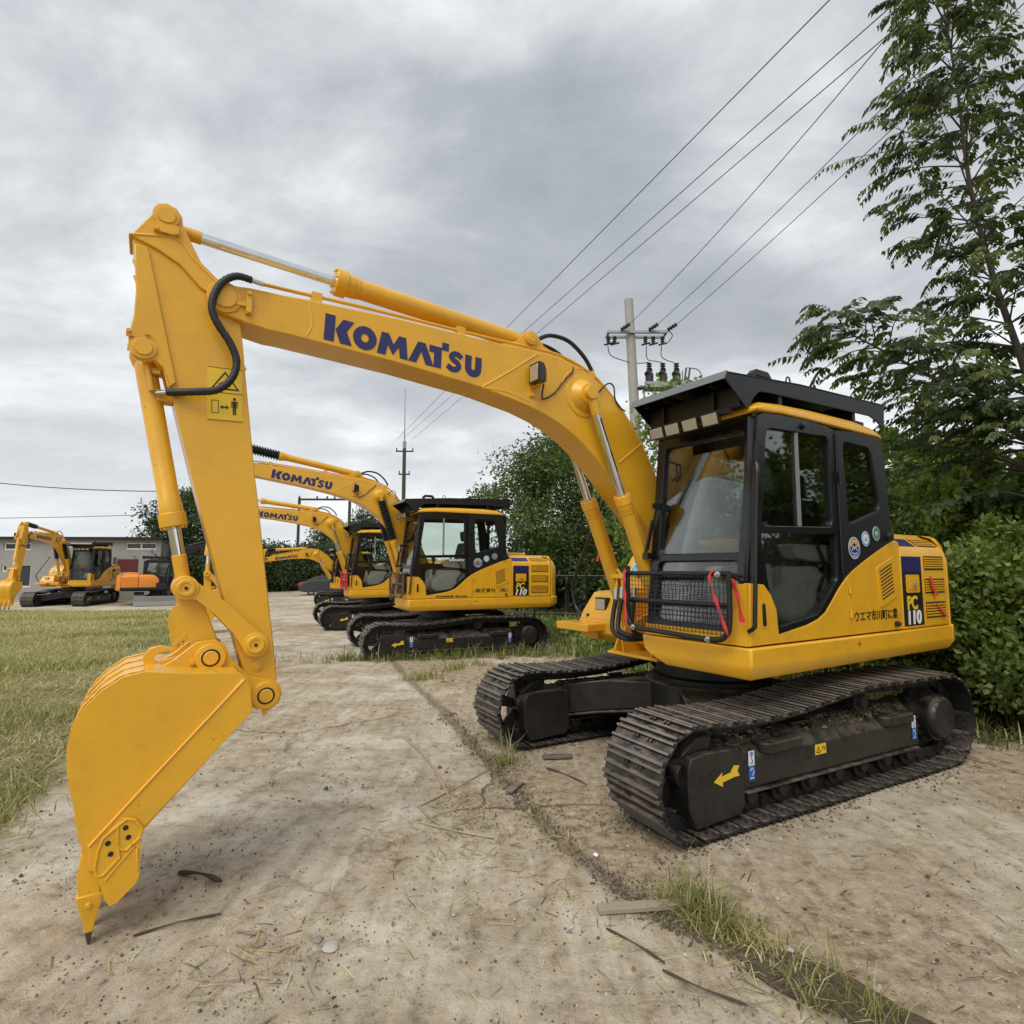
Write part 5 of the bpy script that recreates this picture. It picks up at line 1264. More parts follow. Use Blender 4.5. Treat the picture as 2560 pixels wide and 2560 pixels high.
# tree of heaven with long drooping compound leaves
def ailanthus():
    t = empty('pinnate_tree', (6.7, 6.9, 0), 0, 'tall tree with long drooping compound leaves at the right edge over the cab', 'tree'); o0 = Vector((6.7, 6.9, 0))
    g = G(); Pl, Dl, Sl, Cl = [], [], [], []
    def comp(b, az, L, el):
        n = random.randint(7, 10); p = Vector(b); e = el
        tone = random.choice(([.045, .080, .028], [.060, .100, .032], [.040, .068, .026], [.085, .125, .034], [.13, .155, .036]))
        pts = [p.copy()]
        for i in range(n):
            d = Vector((math.cos(az)*math.cos(e), math.sin(az)*math.cos(e), math.sin(e))); p = p+d*L/n; e -= .10+.01*i; pts.append(p.copy())
            if i < 1: continue
            sd = Vector((-math.sin(az), math.cos(az), 0))
            for s in (-1, 1):
                dd = (d*.55+sd*s*.75+Vector((0, 0, -.75+random.uniform(-.15, .15)))).normalized()
                Pl.append(p[:]); Dl.append(dd[:]); Sl.append(L*.29*random.uniform(.8, 1.15)*(1-.35*i/n)); Cl.append(tone)
        g.tube(pts, .0025, 3)
    def branch(a, b, r, nl, L0=.36, sag=.12):
        a = Vector(a); b = Vector(b); m_ = a.lerp(b, .5)+Vector((0, 0, (b-a).length*sag)); P_ = spline([a, m_, b], 6)
        g.tube(P_, [r*(1-.8*i/(len(P_)-1)) for i in range(len(P_))], 6)
        az0 = math.atan2(b.y-a.y, b.x-a.x)
        for k in range(nl):
            u = .25+.75*k/(nl-1) if nl > 1 else 1; p = P_[min(int(u*(len(P_)-1)), len(P_)-1)]
            comp(p, az0+random.choice((-1, 1))*random.uniform(.2, 1.3)*(1.15-u*.6), L0*random.uniform(.7, 1.2), random.uniform(.05, .6))
    tk = spline([(6.75, 6.95, -.1), (6.45, 6.75, 2.0), (6.1, 6.55, 3.6), (5.72, 6.5, 5.0), (5.52, 6.5, 6.2), (5.46, 6.5, 7.4), (5.35, 6.5, 8.75)], 5)
    g.tube(tk, [.055*(1-.85*i/(len(tk)-1)) for i in range(len(tk))], 9)
    nb = 76
    for i in range(nb):
        u = i/nb; z = 3.9+4.9*u; p = min(tk, key=lambda q: abs(q.z-z)); a = i*2.39996
        R = float(np.interp(z, [3.9, 5.0, 5.6, 6.0, 6.9, 7.3, 8.8], [.75, .72, .90, 1.15, 1.15, .72, .45]))*random.uniform(.7, 1.1)
        b = p+Vector((math.cos(a)*R, math.sin(a)*R*.9, random.uniform(.15, .75)*R)); branch(p, b, .012, 9, .42, .05)
    # big low limb reaching left over the cab roof
    L = spline([(6.4, 6.7, 2.9), (5.7, 6.55, 3.30), (5.0, 6.5, 3.75), (4.4, 6.5, 4.1), (3.85, 6.5, 4.4)], 5); g.tube(L, [.04*(1-.85*i/(len(L)-1)) for i in range(len(L))], 8)
    for i in range(3, len(L)):
        for s in (-1, 1):
            p = L[i]; R = random.uniform(.45, .95)*(1.1-.5*i/len(L)); a = PI+s*random.uniform(.5, 1.2); branch(p, p+Vector((math.cos(a)*R, math.sin(a)*R, random.uniform(-.25, .35)*R)), .01, 6, .40)
    for z0, n_ in ((2.4, 36),):
        for i in range(n_):
            a = PI+random.uniform(-1.3, 1.3); p = min(tk, key=lambda q: abs(q.z-random.uniform(2.4, 4.0))); R = random.uniform(.9, 2.3)
            branch(p, p+Vector((math.cos(a)*R, math.sin(a)*R*.8, random.uniform(-.25, .35)*R)), .018, 9, .38)
    gg = G(); gg.v = [tuple(Vector(v)-o0) for v in g.v]; gg.f = g.f; gg.m = g.m
    part('trunk', gg, BARK, t)
    P_ = np.array(Pl)-np.array(o0); D = np.array(Dl); S = np.array(Sl)
    V, F_ = leafquads(P_, D, S, .24); C = np.repeat(np.array(Cl)*(1+rng.uniform(-.2, .2, (len(Cl), 1))), 4, 0)
    link('crown', fmesh('crown', V, F_, LEAF, C), t)
ailanthus()
# other trees
def gp(px, dist): p = at(px, 1070, dist); return (p.x, p.y, gz(p.x, p.y))
tree(gp(1068, 19.5), 6.2, 3.0, 'large leafy tree standing behind the second excavator', nclump=85, per=480, leaf=.15, pal=G_MID[:2]+G_DARK[2:], crown0=.25, trunk=.11, W=.22, clr=.17)
tree(gp(1185, 22), 5.6, 2.6, 'leafy tree behind the boom cylinders of the nearest excavator', nclump=60, per=420, leaf=.14, pal=G_DARK, crown0=.15, trunk=.1, W=.24, clr=.2)
tree(gp(1265, 10.5), 4.9, 1.25, 'slender young tree with airy light leaves behind the cab windscreen', nclump=56, per=90, leaf=.095, pal=G_LITE, crown0=.3, trunk=.035, W=.34, clr=.2)
tree(gp(1345, 11.5), 3.9, 1.0, 'small light-leaved tree seen through the upper windscreen', nclump=46, per=100, leaf=.095, pal=G_LITE, crown0=.25, trunk=.035, W=.34, clr=.22)
tree(gp(352, 39), 7.2, 3.1, 'dark round tree at the right end of the grey workshop', nclump=60, per=330, leaf=.22, pal=G_DARK, crown0=.12, trunk=.16, clr=.2)
for px, D_, H_, R_2, lb in ((525, 52, 3.6, 3.2, 'dark bushy tree behind the boom of the fourth excavator, left of the sedan'), (575, 55, 3.7, 3.2, 'dark bushy tree directly behind the dark sedan'), (625, 54, 3.8, 3.0, 'dark bushy tree right of the sedan behind the third excavator'),
                          (480, 50, 3.8, 3.0, 'dark bushy tree hidden partly by the arm of the nearest excavator'), (622, 62, 6.3, 3.4, 'tree rising above the cab roof of the third excavator'), (690, 60, 7.6, 3.6, 'tree in the gap between the second and third excavator booms'),
                          (420, 46, 4.6, 2.6, 'low dark tree between the workshop and the yard road')):
    tree(gp(px, D_), H_, R_2, lb, 'trees at the back of the yard', nclump=42, per=260, leaf=.27, pal=G_DARK, crown0=.05, trunk=.15, clr=.24)
for px, D_ in ((1010, 26), (1110, 27), (1210, 20), (900, 32), (1300, 17)):
    pass
BK = [(985, 25, (2.6, 1.5, 2.2), 'dark shrub behind the counterweight of the second excavator'), (1110, 24, (2.6, 1.5, 2.4), 'dark shrub between the large tree and the boom cylinders'), (1210, 17, (1.8, 1.2, 2.3), 'dark shrub behind the front box of the nearest excavator'), (860, 30, (3, 1.5, 2.2), 'dark shrub glimpsed over the roof of the second excavator')]
for px, D_, r, lb in BK:
    q = gp(px, D_); shrub(q, r, lb, per=700, leaf=.17, pal=G_DARK, n=26)

# ---------------------------------------------------------------- loose debris
def pebbles():
    g = G()
    for i in range(5200):
        y = 2.0+rng.exponential(2.6); x = rng.uniform(-.95, .95)*(y+.2)
        if y > 11 or (x < -2.3-.46*(y-2)): continue
        r = rng.uniform(.002, .0065)*(2.2 if rng.random() < .04 else 1)*(1 if y < 4 else 1.6)
        b = [(r*math.cos(k*PI/3)*rng.uniform(.7, 1.1)+x, r*math.sin(k*PI/3)*rng.uniform(.7, 1.1)+y, .001) for k in range(6)]
        tt = [(x+(p[0]-x)*.6, y+(p[1]-y)*.6, r*rng.uniform(.5, 1.)) for p in b]; g.loft([b, tt], int(rng.integers(0, 3)))
    return g
MATP = [plain('stone_pale', (.42, .40, .35), .9), plain('soil_crumb', (.12, .088, .058), .95), plain('stone_grey', (.24, .22, .19), .9)]
tag(part('pebbles', pebbles(), MATP), 'small stones and soil crumbs scattered over the concrete', None, None, 'stuff')
def crumbs():
    g = G()
    for i in range(1100):
        k = rng.integers(1, 6); a, b = JOINT[k], JOINT[k+1]; u = rng.random(); x = a[0]+(b[0]-a[0])*u+rng.normal()*.07; y = a[1]+(b[1]-a[1])*u+rng.normal()*.03
        if y > 9: continue
        r = rng.uniform(.003, .010)*(1.4 if y > 4 else 1)
        bb = [(r*math.cos(q*PI/2.5)*rng.uniform(.7, 1.1)+x, r*math.sin(q*PI/2.5)*rng.uniform(.7, 1.1)+y, -.002) for q in range(5)]
        g.loft([bb, [(x+(p[0]-x)*.5, y+(p[1]-y)*.5, r*.8) for p in bb]], int(rng.random() < .25))
    for i in range(1400):
        cx_, cy_, s_ = ((.45, 3.15, .16), (.25, 3.0, .22), (.7, 2.95, .10), (-.25, 4.0, .3), (-2.0, 3.3, .3), (-.05, 4.55, .12), (-.9, 2.5, .2))[i % 7]; x = cx_+rng.normal()*s_; y = cy_+rng.normal()*s_; r = rng.uniform(.002, .008)
        bb = [(r*math.cos(q*PI/2.5)*rng.uniform(.7, 1.1)+x, r*math.sin(q*PI/2.5)*rng.uniform(.7, 1.1)+y, -.002) for q in range(5)]
        g.loft([bb, [(x+(p[0]-x)*.5, y+(p[1]-y)*.5, r*.8) for p in bb]], int(rng.random() < .3))
    # crumbs fallen along the near track
    ca, sa = math.cos(-2.6486), math.sin(-2.6486)
    for i in range(1500):
        X_ = rng.uniform(-1.8, 1.8); Y_ = rng.choice([1.27, .70, -.70])+rng.normal()*.05; 
        if rng.random() < .25: X_, Y_ = 1.5+rng.normal()*.1, rng.uniform(.7, 1.3)
        x = 1.7549+X_*ca-Y_*sa; y = 5.1801+X_*sa+Y_*ca; r = rng.uniform(.004, .012)
        bb = [(r*math.cos(q*PI/2.5)*rng.uniform(.7, 1.1)+x, r*math.sin(q*PI/2.5)*rng.uniform(.7, 1.1)+y, .0) for q in range(5)]
        g.loft([bb, [(x+(p[0]-x)*.5, y+(p[1]-y)*.5, r*.8) for p in bb]], int(rng.random() < .25))
    return g
tag(part('soil_crumbs', crumbs(), [MATP[1], MATP[2]]), 'dark soil crumbs along the slab joint and the near track', None, None, 'stuff')
def straw():
    Pp = [np.column_stack([rng.uniform(-1, 1, 900)*3.2, rng.uniform(2, 9, 900), np.full(900, .006)])]; Pp[0] = Pp[0][Pp[0][:, 0] > -2.2-.46*(Pp[0][:, 1]-2)]
    for cx, cy, r, n in ((-.30, 3.85, .35, 170), (-.22, 3.6, .22, 150), (-1.0, 2.45, .15, 60), (.15, 3.1, .3, 60), (-.1, 4.3, .6, 60), (-1.2, 2.5, .35, 40), (.0, 3.2, 1.6, 170), (-1.5, 3.2, 1.2, 90), (-1, 6, 2, 160), (.6, 2.7, .25, 40), (-2.3, 4.2, .5, 80), (1.1, 2.35, .12, 50)):
        Pp.append(np.column_stack([rng.normal(cx, r, n), rng.normal(cy, r, n), np.full(n, .006)]))
    P_ = np.vstack(Pp); return [blades(len(P_), P_, (.03, .14), (1.46, 1.57), STRAW+[(.12, .085, .05)]*2, .0021)]
bladeobj('dry_straw', straw(), label='bits of dry straw scattered over the concrete')
def stick(name, p0, p1, r, label, cat, mat, bend=.0, group=None, z=.008):
    a = Vector((*p0, 0)); b = Vector((*p1, 0)); c = (a+b)/2; L = (b-a).length; n_ = Vector((-(b-a).y, (b-a).x, 0)).normalized()
    P_ = spline([a-c, n_*bend*L+Vector((0, 0, r*.6)), b-c], 5)
    o = part(name, G().tube(P_, [r*(.7+.3*math.sin(i)) for i in range(len(P_))], 6), mat); o.location = c+Vector((0, 0, z)); return tag(o, label, cat, group)
A = np.column_stack([rng.uniform(-2.6, 3.2, 420), rng.uniform(2, 8, 420), np.full(420, .006)]); A = A[A[:, 0] > -2.1-.46*(A[:, 1]-2)]
D_ = unit(rng.normal(size=(len(A), 3))*[1, 1, .12]); Vv, Ff = leafquads(A, D_, rng.uniform(.012, .035, len(A)), .32)
tag(link('dead_leaves', fmesh('w', Vv, Ff, LEAF, leafcols(len(A), [(.20, .14, .08), (.12, .08, .045), (.30, .24, .14), (.42, .40, .34)]))), 'dead leaf scraps scattered over the concrete', None, None, 'stuff')
STK = plain('dry_stalk', (.36, .30, .20), .85); STK2 = plain('dark_stick', (.07, .05, .035), .9)
stick('stalk', (-1.02, 5.55), (-.42, 4.10), .010, 'long pale dry stalk lying left of the soil joint', 'stalk', STK, .03)
stick('stalk', (-.56, 3.72), (-.10, 3.52), .008, 'short pale stalk lying among straw left of the joint', 'stalk', STK, -.04)
stick('stalk', (-.38, 3.62), (-.62, 3.98), .007, 'pale forked stalk crossing the straw pile', 'stalk', STK, .05)
stick('stick', (-.18, 4.65), (-.62, 3.95), .007, 'thin grey stick from the grass tuft to the straw pile', 'stick', STK, .02)
stick('stick', (-1.72, 3.13), (-1.46, 3.05), .013, 'short dark stick lying right of the bucket', 'stick', STK2, .05)
stick('stick', (-1.62, 2.62), (-1.32, 2.78), .006, 'thin dark twig on the concrete below the bucket tooth', 'twig', STK2, .03)
stick('stick', (.42, 2.68), (.62, 2.46), .006, 'dark twig in front of the grey plank', 'twig', STK2, .02)
stick('stick', (.60, 2.42), (.86, 2.24), .006, 'dark twig near the bottom edge left of the soil patch', 'twig', STK2, -.05)
stick('stick', (.28, 4.70), (.55, 4.35), .009, 'dark stick between the two front tracks', 'stick', STK2, .03)
def board(name, c, L, w, h, rz, label, mat, cat='plank'):
    g = G().loft([[(-L/2, -w/2, 0), (-L/2, w/2, 0), (-L/2, w/2, h), (-L/2, -w/2, h)], [(0, -w*.53, 0), (0, w*.5, 0), (0, w*.5, h*1.1), (0, -w*.53, h*1.1)], [(L/2, -w*.45, 0), (L/2+.02, w*.5, 0), (L/2+.02, w*.5, h), (L/2, -w*.45, h)]])
    o = part(name, g, mat, None, None, .003); o.location = (*c, .006); o.rotation_euler = (0, .0, rz); return tag(o, label, cat)
board('plank', (.62, 2.83), .44, .055, .022, .12, 'weathered grey plank lying at the big grass tuft', WOODP)
board('board', (.02, 4.28), .05, .20, .018, -.35, 'small dark board beside the slab joint in front of the far track', RUST, 'board')
board('board', (.38, 4.95), .24, .07, .02, .1, 'rusty flat scrap between the tracks', RUST, 'board')
def stone(c, r, label, mat, cat='stone', fl=.6):
    bm = bmesh.new(); bmesh.ops.create_icosphere(bm, subdivisions=2, radius=r)
    for v in bm.verts: v.co *= 1+.22*mnoise.noise(v.co*(1.3/r)); v.co.z *= fl
    me = bpy.data.meshes.new('stone'); bm.to_mesh(me); bm.free(); finish(me, mat, 25); o = link('stone', me); o.location = (*c, r*fl*.7); return tag(o, label, cat)
stone((.47, 3.33), .016, 'small round white stone by the joint in front of the near track', WHT)
stone((1.16, 2.55), .022, 'flat whitish stone at the edge of the soil patch', MATP[0], fl=.35)
stone((-.75, 2.55), .035, 'broken pale mortar lump at the bottom centre left', MATP[0], fl=.3)
stone((-.82, 2.60), .022, 'grey mortar piece beside the pale lump', MATP[2], fl=.4)
stone((-.5, 4.6), .016, 'tiny red brick chip left of the long stalk', REDM)
# dark damp soil showing in the widened joint
def soilpatch():
    o = []
    for i in range(60):
        a = i*2*PI/60; r = 1+.22*mnoise.noise(Vector((math.cos(a)*1.5, math.sin(a)*1.5, 2)))+.08*mnoise.noise(Vector((math.cos(a)*6, math.sin(a)*6, 2)))
        x, y = .36*r*math.cos(a), .10*r*math.sin(a)*(1.2-.3*math.cos(a)); c, s = math.cos(-.72), math.sin(-.72); o.append((x*c-y*s, x*s+y*c))
    return G().prism(o, 0, .004, ax='z')
m_, n_, p_ = nt('damp_soil'); a_ = noise(n_, 30, 8, .7); n_.links.new(ramp(n_, a_.outputs[0], [(.3, (.05, .038, .025)), (.7, (.20, .155, .105))]).outputs[0], p_.inputs['Base Color']); p_.inputs['Roughness'].default_value = .95; bump(n_, p_, a_.outputs[0], 1., .03)
o = part('soil_patch', soilpatch(), m_); o.location = (1.22, 2.30, .004); tag(o, 'dark damp soil patch in the joint at the bottom edge', None, None, 'structure')

# ---------------------------------------------------------------- workshop building
def workshop():
    D = 36.; zb = -.6
    def pz(z5x, z5y):
        p = at((z5x*.238)/1.325, (1250+z5y*.238)/1.325, D); return p.x, p.z
    x1, _ = pz(1720, 0); x0 = x1-34; _, zt = pz(0, 410)
    b = empty('workshop', ((x0+x1)/2, D, zb), 0, 'long low grey rendered workshop with flat dark roof edge across the meadow', 'building')
    ox = (x0+x1)/2
    WALL = paint('grey_render', (.29, .28, .262), .9, .22, peel=.8)
    wins = [(1320, 450, 1640, 520), (45, 450, 320, 525), (160, 675, 310, 915), (20, 680, 68, 750), (650, 440, 790, 500)]
    H_ = []; 
    for a, c, d, e in wins:
        xa, za = pz(a, c); xb, zb_ = pz(d, e); H_.append([(xa-ox, zb_-zb), (xb-ox, zb_-zb), (xb-ox, za-zb), (xa-ox, za-zb)])
    Hh = zt-zb
    w = plate_mesh('wall', [(x0-ox, 0), (x1-ox, 0), (x1-ox, Hh), (x0-ox, Hh)], H_, .25, WALL, 0, basis((0, 0, 0), (1, 0, 0), (0, 0, 1)) @ Matrix.Translation((0, 0, -.25)))
    wl = link('wall', w, b)
    part('side_wall', G().box(x1-ox-.25, x1-ox, .2, 9, 0, Hh-.02).box(x0-ox, x1-ox-.26, 8.7, 9, 0, Hh-.02), WALL, b)
    part('roof', G().box(x0-ox-.3, x1-ox+.35, -.35, 9.3, Hh+.01, Hh+.14), BLKM, b)
    for k, (a, c, d, e) in enumerate(wins):
        (xa, za), (xb, zc) = H_[k][0], H_[k][2]
        WF = G(); t = .07
        WF.box(xa, xb, .06, .12, za, za+t).box(xa, xb, .06, .12, zc-t, zc).box(xa, xa+t, .06, .12, za+t, zc-t).box(xb-t, xb, .06, .12, za+t, zc-t)
        if xb-xa > 1.5 and zc-za < 2: WF.box((xa+xb)/2-.04, (xa+xb)/2+.04, .065, .115, za+t, zc-t)
        if zc-za > 2: WF.box(xa+t, xb-t, .065, .115, za+(zc-za)*.66, za+(zc-za)*.72)
        f = part('window', WF, WHT, b)
        part('pane', G().box(xa+.01, xb-.01, .13, .15, za+.01, zc-.01), plain('window_dark', (.03, .035, .04), .25) if k == 0 else bpy.data.materials['window_dark'], f)
        if k == 0:
            g = G(); z = za+.1
            while z < zc-.08: g.obox(((xa+xb)/2, .10, z), (xb-xa-.2, .05, .02), Matrix.Rotation(.5, 3, 'X')); z += .085
            part('blind', g, GALV, f)
    xa, za = pz(1235, 752); xb, zc = pz(1455, 622)
    xq, zq = pz(1100, 1040); xr, zr = pz(900, 560); part('open_bay', G().box(xr-ox, xq-ox, -.02, -.003, 0, zr-zb), plain('dark_bay_panel', (.03, .027, .025), .95), b)  # flat dark panel on the wall face stands for the bay
    xa, za = pz(1235, 752); xb, zc = pz(1455, 622)
    part('banner', G().box(xa-ox, xb-ox, -.03, -.004, za-zb, zc-zb), plain('maroon_cloth', (.11, .012, .015), .7), b)
    xa, za = pz(1155, 815); xb, zc = pz(1202, 780); part('notice', G().box(xa-ox, xb-ox, -.02, -.004, za-zb, zc-zb), WHT, b)
    xa, za = pz(1105, 1040); xb, zc = pz(1222, 600); part('pillar', G().box(xa-ox, xb-ox, -.30, -.004, 0, zc-zb), WALL, b)
    for zx in (40, 315): xa, za = pz(zx, 395); part('chimney', G().box(xa-ox-.25, xa-ox+.25, 1, 1.5, Hh+.14, Hh+.45), BLKM, b)
workshop()
# small shed behind the trees
p = at(1015, 1030, 27)
s_ = empty('shed', (p.x, p.y, gz(p.x, p.y)), .15, 'small grey-green shed behind the large tree', 'shed')
part('wall', G().box(-2.2, 2.2, 0, 3, 0, 2.1), plain('shed_sheet', (.16, .21, .20), .6), s_); part('roof', G().prism([(-2.4, 2.12), (2.4, 2.45), (2.4, 2.52), (-2.4, 2.19)], -.3, 3.2), plain('shed_roof', (.20, .27, .28), .5), s_)
# railing at the yard edge
a = Vector((2.9, 15.2)); b = Vector((-.3, 15.9))
fe = empty('fence', (1.3, 15.5, gz(1.3, 15.5)), math.atan2(.7, -3.2)+PI, 'dark pipe fence with two rails behind the front box of the nearest excavator', 'fence')
g = G()
for z in (.35, 1.35): g.cyl((-2.2, 0, z+.1), (2.2, 0, z+.1), .022, 8)
part('rail', g, BLKM, fe)
for x in (-2.1, -.7, .7, 2.1): part('post', G().cyl((x, 0, -.2), (x, 0, 1.55), .03, 8), BLKM, fe)

# ---------------------------------------------------------------- poles and wires
def insul(g, c, ax, L=.22, r=.045):
    c = Vector(c); ax = Vector(ax).normalized(); pr = []
    for k in range(4): t = L*k/4; pr += [(t, r*.45), (t+L*.08, r), (t+L*.14, r), (t+L*.2, r*.45)]
    g.lathe(c, c+ax, pr, 10)
def pole1():
    bx, by = 4.05, 18.; z0 = gz(bx, by); o = Vector((bx, by, z0))
    t = empty('utility_pole', o, 0, 'concrete utility pole with switchgear platform rising behind the cab roof', 'pole', 'utility poles')
    tp = Vector((3.80, 18, 10.32))-o
    part('post', G().tube([(.12, 0, 0), tp*.5+Vector((.06, 0, 0)), tp], [.19, .165, .14], 20), CONC, t)
    ca = part('crossarm', G().box(-1.0, .95, -.22, -.14, 9.28, 9.36).box(-1.0, .95, .14, .22, 9.26, 9.34).box(-.98, -.92, -.14, .14, 9.28, 9.34).box(.88, .94, -.14, .14, 9.28, 9.34), GALV, t)
    for x in (-.95, -.75, .25, .50, .80):
        g = G(); insul(g, (x, -.10, 9.20), (0, 0, -1), .28, .07); g.cyl((x-.14, -.2, 8.88), (x+.16, -.02, 9.02), .03, 8); part('insulator', g, PORC, ca)
    for x, y in ((-.55, -.2), (.35, -.2), (.95, -.2)):
        g = G(); insul(g, (x, y, 9.38), (.6, -.6, .25), .36, .075); part('insulator', g, PORC, ca)
    pf = part('platform', G().box(.20, 1.55, -.28, .22, 7.47, 7.61).box(.18, 1.75, -.24, -.17, 7.61, 7.67).cyl((.2, 0, 6.75), (1.1, 0, 7.45), .035, 8).cyl((.2, 0, 6.7), (.2, 0, 7.5), .03, 8), GALV, t)
    for x in (.38, .82, 1.26):
        g = G().cyl((x, 0, 7.6), (x, 0, 8.0), .13, 12).cyl((x-.1, -.1, 7.95), (x+.05, .1, 8.15), .09, 10); insul(g, (x, 0, 8.05), (0, 0, 1), .32, .09); part('switch', g, PORC, pf)
    for x in (1.5, 1.62): part('arrester', G().cyl((x, 0, 7.65), (x+.08, 0, 8.2), .03, 8), PORC, pf)
    for pts in ([(-.95, 0, 8.93), (-.85, 0, 8.6), (-.3, -.1, 8.35), (.1, 0, 8.35), (.38, 0, 8.38)], [(.80, 0, 8.93), (.78, 0, 8.6), (.95, 0, 8.45), (1.2, 0, 8.38)], [(.3, 0, 8.93), (.32, 0, 8.5), (.55, 0, 8.42), (.8, 0, 8.38)], [(1.62, 0, 8.2), (2.0, 0, 8.1), (2.05, 0, 7.6), (1.6, 0, 7.1), (.9, 0, 6.8), (.2, 0, 6.1)], [(1.45, 0, 8.1), (1.4, 0, 7.5), (.9, 0, 7.0), (.6, 0, 6.5)], [(.95, -.2, 9.38), (1.1, -.2, 9.2), (.98, -.1, 9.0)]):
        part('jumper_wire', G().tube(spline(pts, 5), .014, 6), WIRE, t)
    for z in (6.7, 7.5): part('clamp', G().cyl((.02, 0, z), (.02, 0, z+.06), .185, 16), GALV, t)
pole1()
def pole2():
    o = Vector((-7.62, 40, gz(-7.62, 40)))
    t = empty('utility_pole', o, 0, 'slim wooden utility pole with crossarms behind the second excavator boom', 'pole', 'utility poles')
    part('post', G().tube([(0, 0, 0), (-.03, 0, 10.6)], [.17, .12], 12), plain('creosote_wood', (.07, .06, .05), .9), t)
    part('mast', G().tube([(-.03, 0, 10.5), (-.06, 0, 15.0)], [.05, .018], 8).cyl((-.03, 0, 10.5), (-.03, 0, 11.0), .13, 8), GALV, t)
    for z, w in ((10.25, .62), (8.6, .4), (5.9, .7)):
        c = part('crossarm', G().box(-w, w, -.08, .02, z, z+.09), WIRE, t)
        for x in (-w+.05, 0, w-.05):
            g = G(); insul(g, (x, -.03, z+.09), (0, 0, 1), .22, .05); part('insulator', g, PORC, c)
pole2()
def hframe():
    a = at(565, 942, 64); b = at(660, 947, 64); o = Vector(((a.x+b.x)/2, 64, gz(a.x, 64)))
    t = empty('transformer_frame', o, 0, 'two-post frame with a long crossbeam between the excavator booms', 'pole frame')
    h = a.z-o.z
    for x in (a.x, b.x): part('post', G().cyl((x-o.x, 0, 0), (x-o.x, 0, h+.15), .16, 12), plain('frame_wood', (.06, .055, .05), .9), t)
    part('crossbeam', G().box(a.x-o.x-.1, b.x-o.x+.1, -.15, .1, h-.12, h+.08), WIRE, t)
    for u in (0, .35, .55, .7):
        g = G(); insul(g, (a.x-o.x+(b.x-a.x)*u, 0, h+.08), (0, 0, 1), .3, .12); part('insulator', g, PORC, t)
hframe()
def wire(name, a, b, sag, label, r=.011, group='overhead wires', n=24):
    a = Vector(a); b = Vector(b); c = (a+b)/2
    P_ = [a.lerp(b, i/n)-c-Vector((0, 0, 4*sag*(i/n)*(1-i/n))) for i in range(n+1)]
    o = part(name, G().tube(P_, r, 6), WIRE); o.location = c; return tag(o, label, 'wire', group)
def ext(a, b, k): a = Vector(a); b = Vector(b); return a+(b-a)*k
A_ = [at(1565, 0, 8), at(1695, 0, 8), at(1753, 0, 8)]
Z_ = [Vector((-8.2, 40, 10.6)), Vector((-7.66, 40, 10.75)), Vector((-7.1, 40, 10.6))]
mid_ = [((1316, 830), 0), ((1355, 854), 1), ((1376, 871), 2)]
for (q, k), lb in zip(mid_, ('upper left overhead wire running from the slim pole to the top of the picture', 'middle overhead wire running from the slim pole to the top of the picture', 'lower of the three overhead wires running from the slim pole')):
    wire('overhead_wire', Z_[k], ext(Z_[k], A_[k], 1.25), 0, lb, .010)
for (px, py), tp, s_, lb in (((1555, 804), (1718, 0), .25, 'overhead wire ending at the left insulator of the concrete pole'), ((1612, 809), (1857, 0), .15, 'overhead wire ending at the middle insulator of the concrete pole'), ((1659, 813), (1928, 0), .15, 'overhead wire ending at the right insulator of the concrete pole')):
    e = Vector((4.05+{1718: -.55, 1857: .35, 1928: .95}[tp[0]]+.22, 18-.42, gz(4.05, 18)+9.47)); wire('overhead_wire', e, ext(e, at(*tp, 8), 1.2), s_, lb, .009)
p = at(1682, 55, 8.4); o = part('wire_marker', G().lathe((0, 0, .05), (0, 0, -.1), [(0, .005), (.01, .03), (.05, .038), (.08, .03), (.095, .005)], 14), plain('marker_cream', (.5, .42, .28), .6)); o.location = p; tag(o, 'small cream marker bulb hanging on the overhead wires at the top', 'marker')
p = at(1708, 14, 8.1); g = G(); insul(g, (-.05, 0, -.08), (.5, .1, 1), .22, .035); o = part('strain_insulator', g, PORC); o.location = p; tag(o, 'dark strain insulator on the overhead wire at the top edge', 'insulator')
wire('overhead_wire', at(-60, 905, 40), at(420, 925, 40), .35, 'drooping wire pair in the sky above the grey workshop', .03); wire('overhead_wire', at(-60, 978, 40), at(420, 965, 40), .1, 'lower thin wire in the sky above the grey workshop', .02)

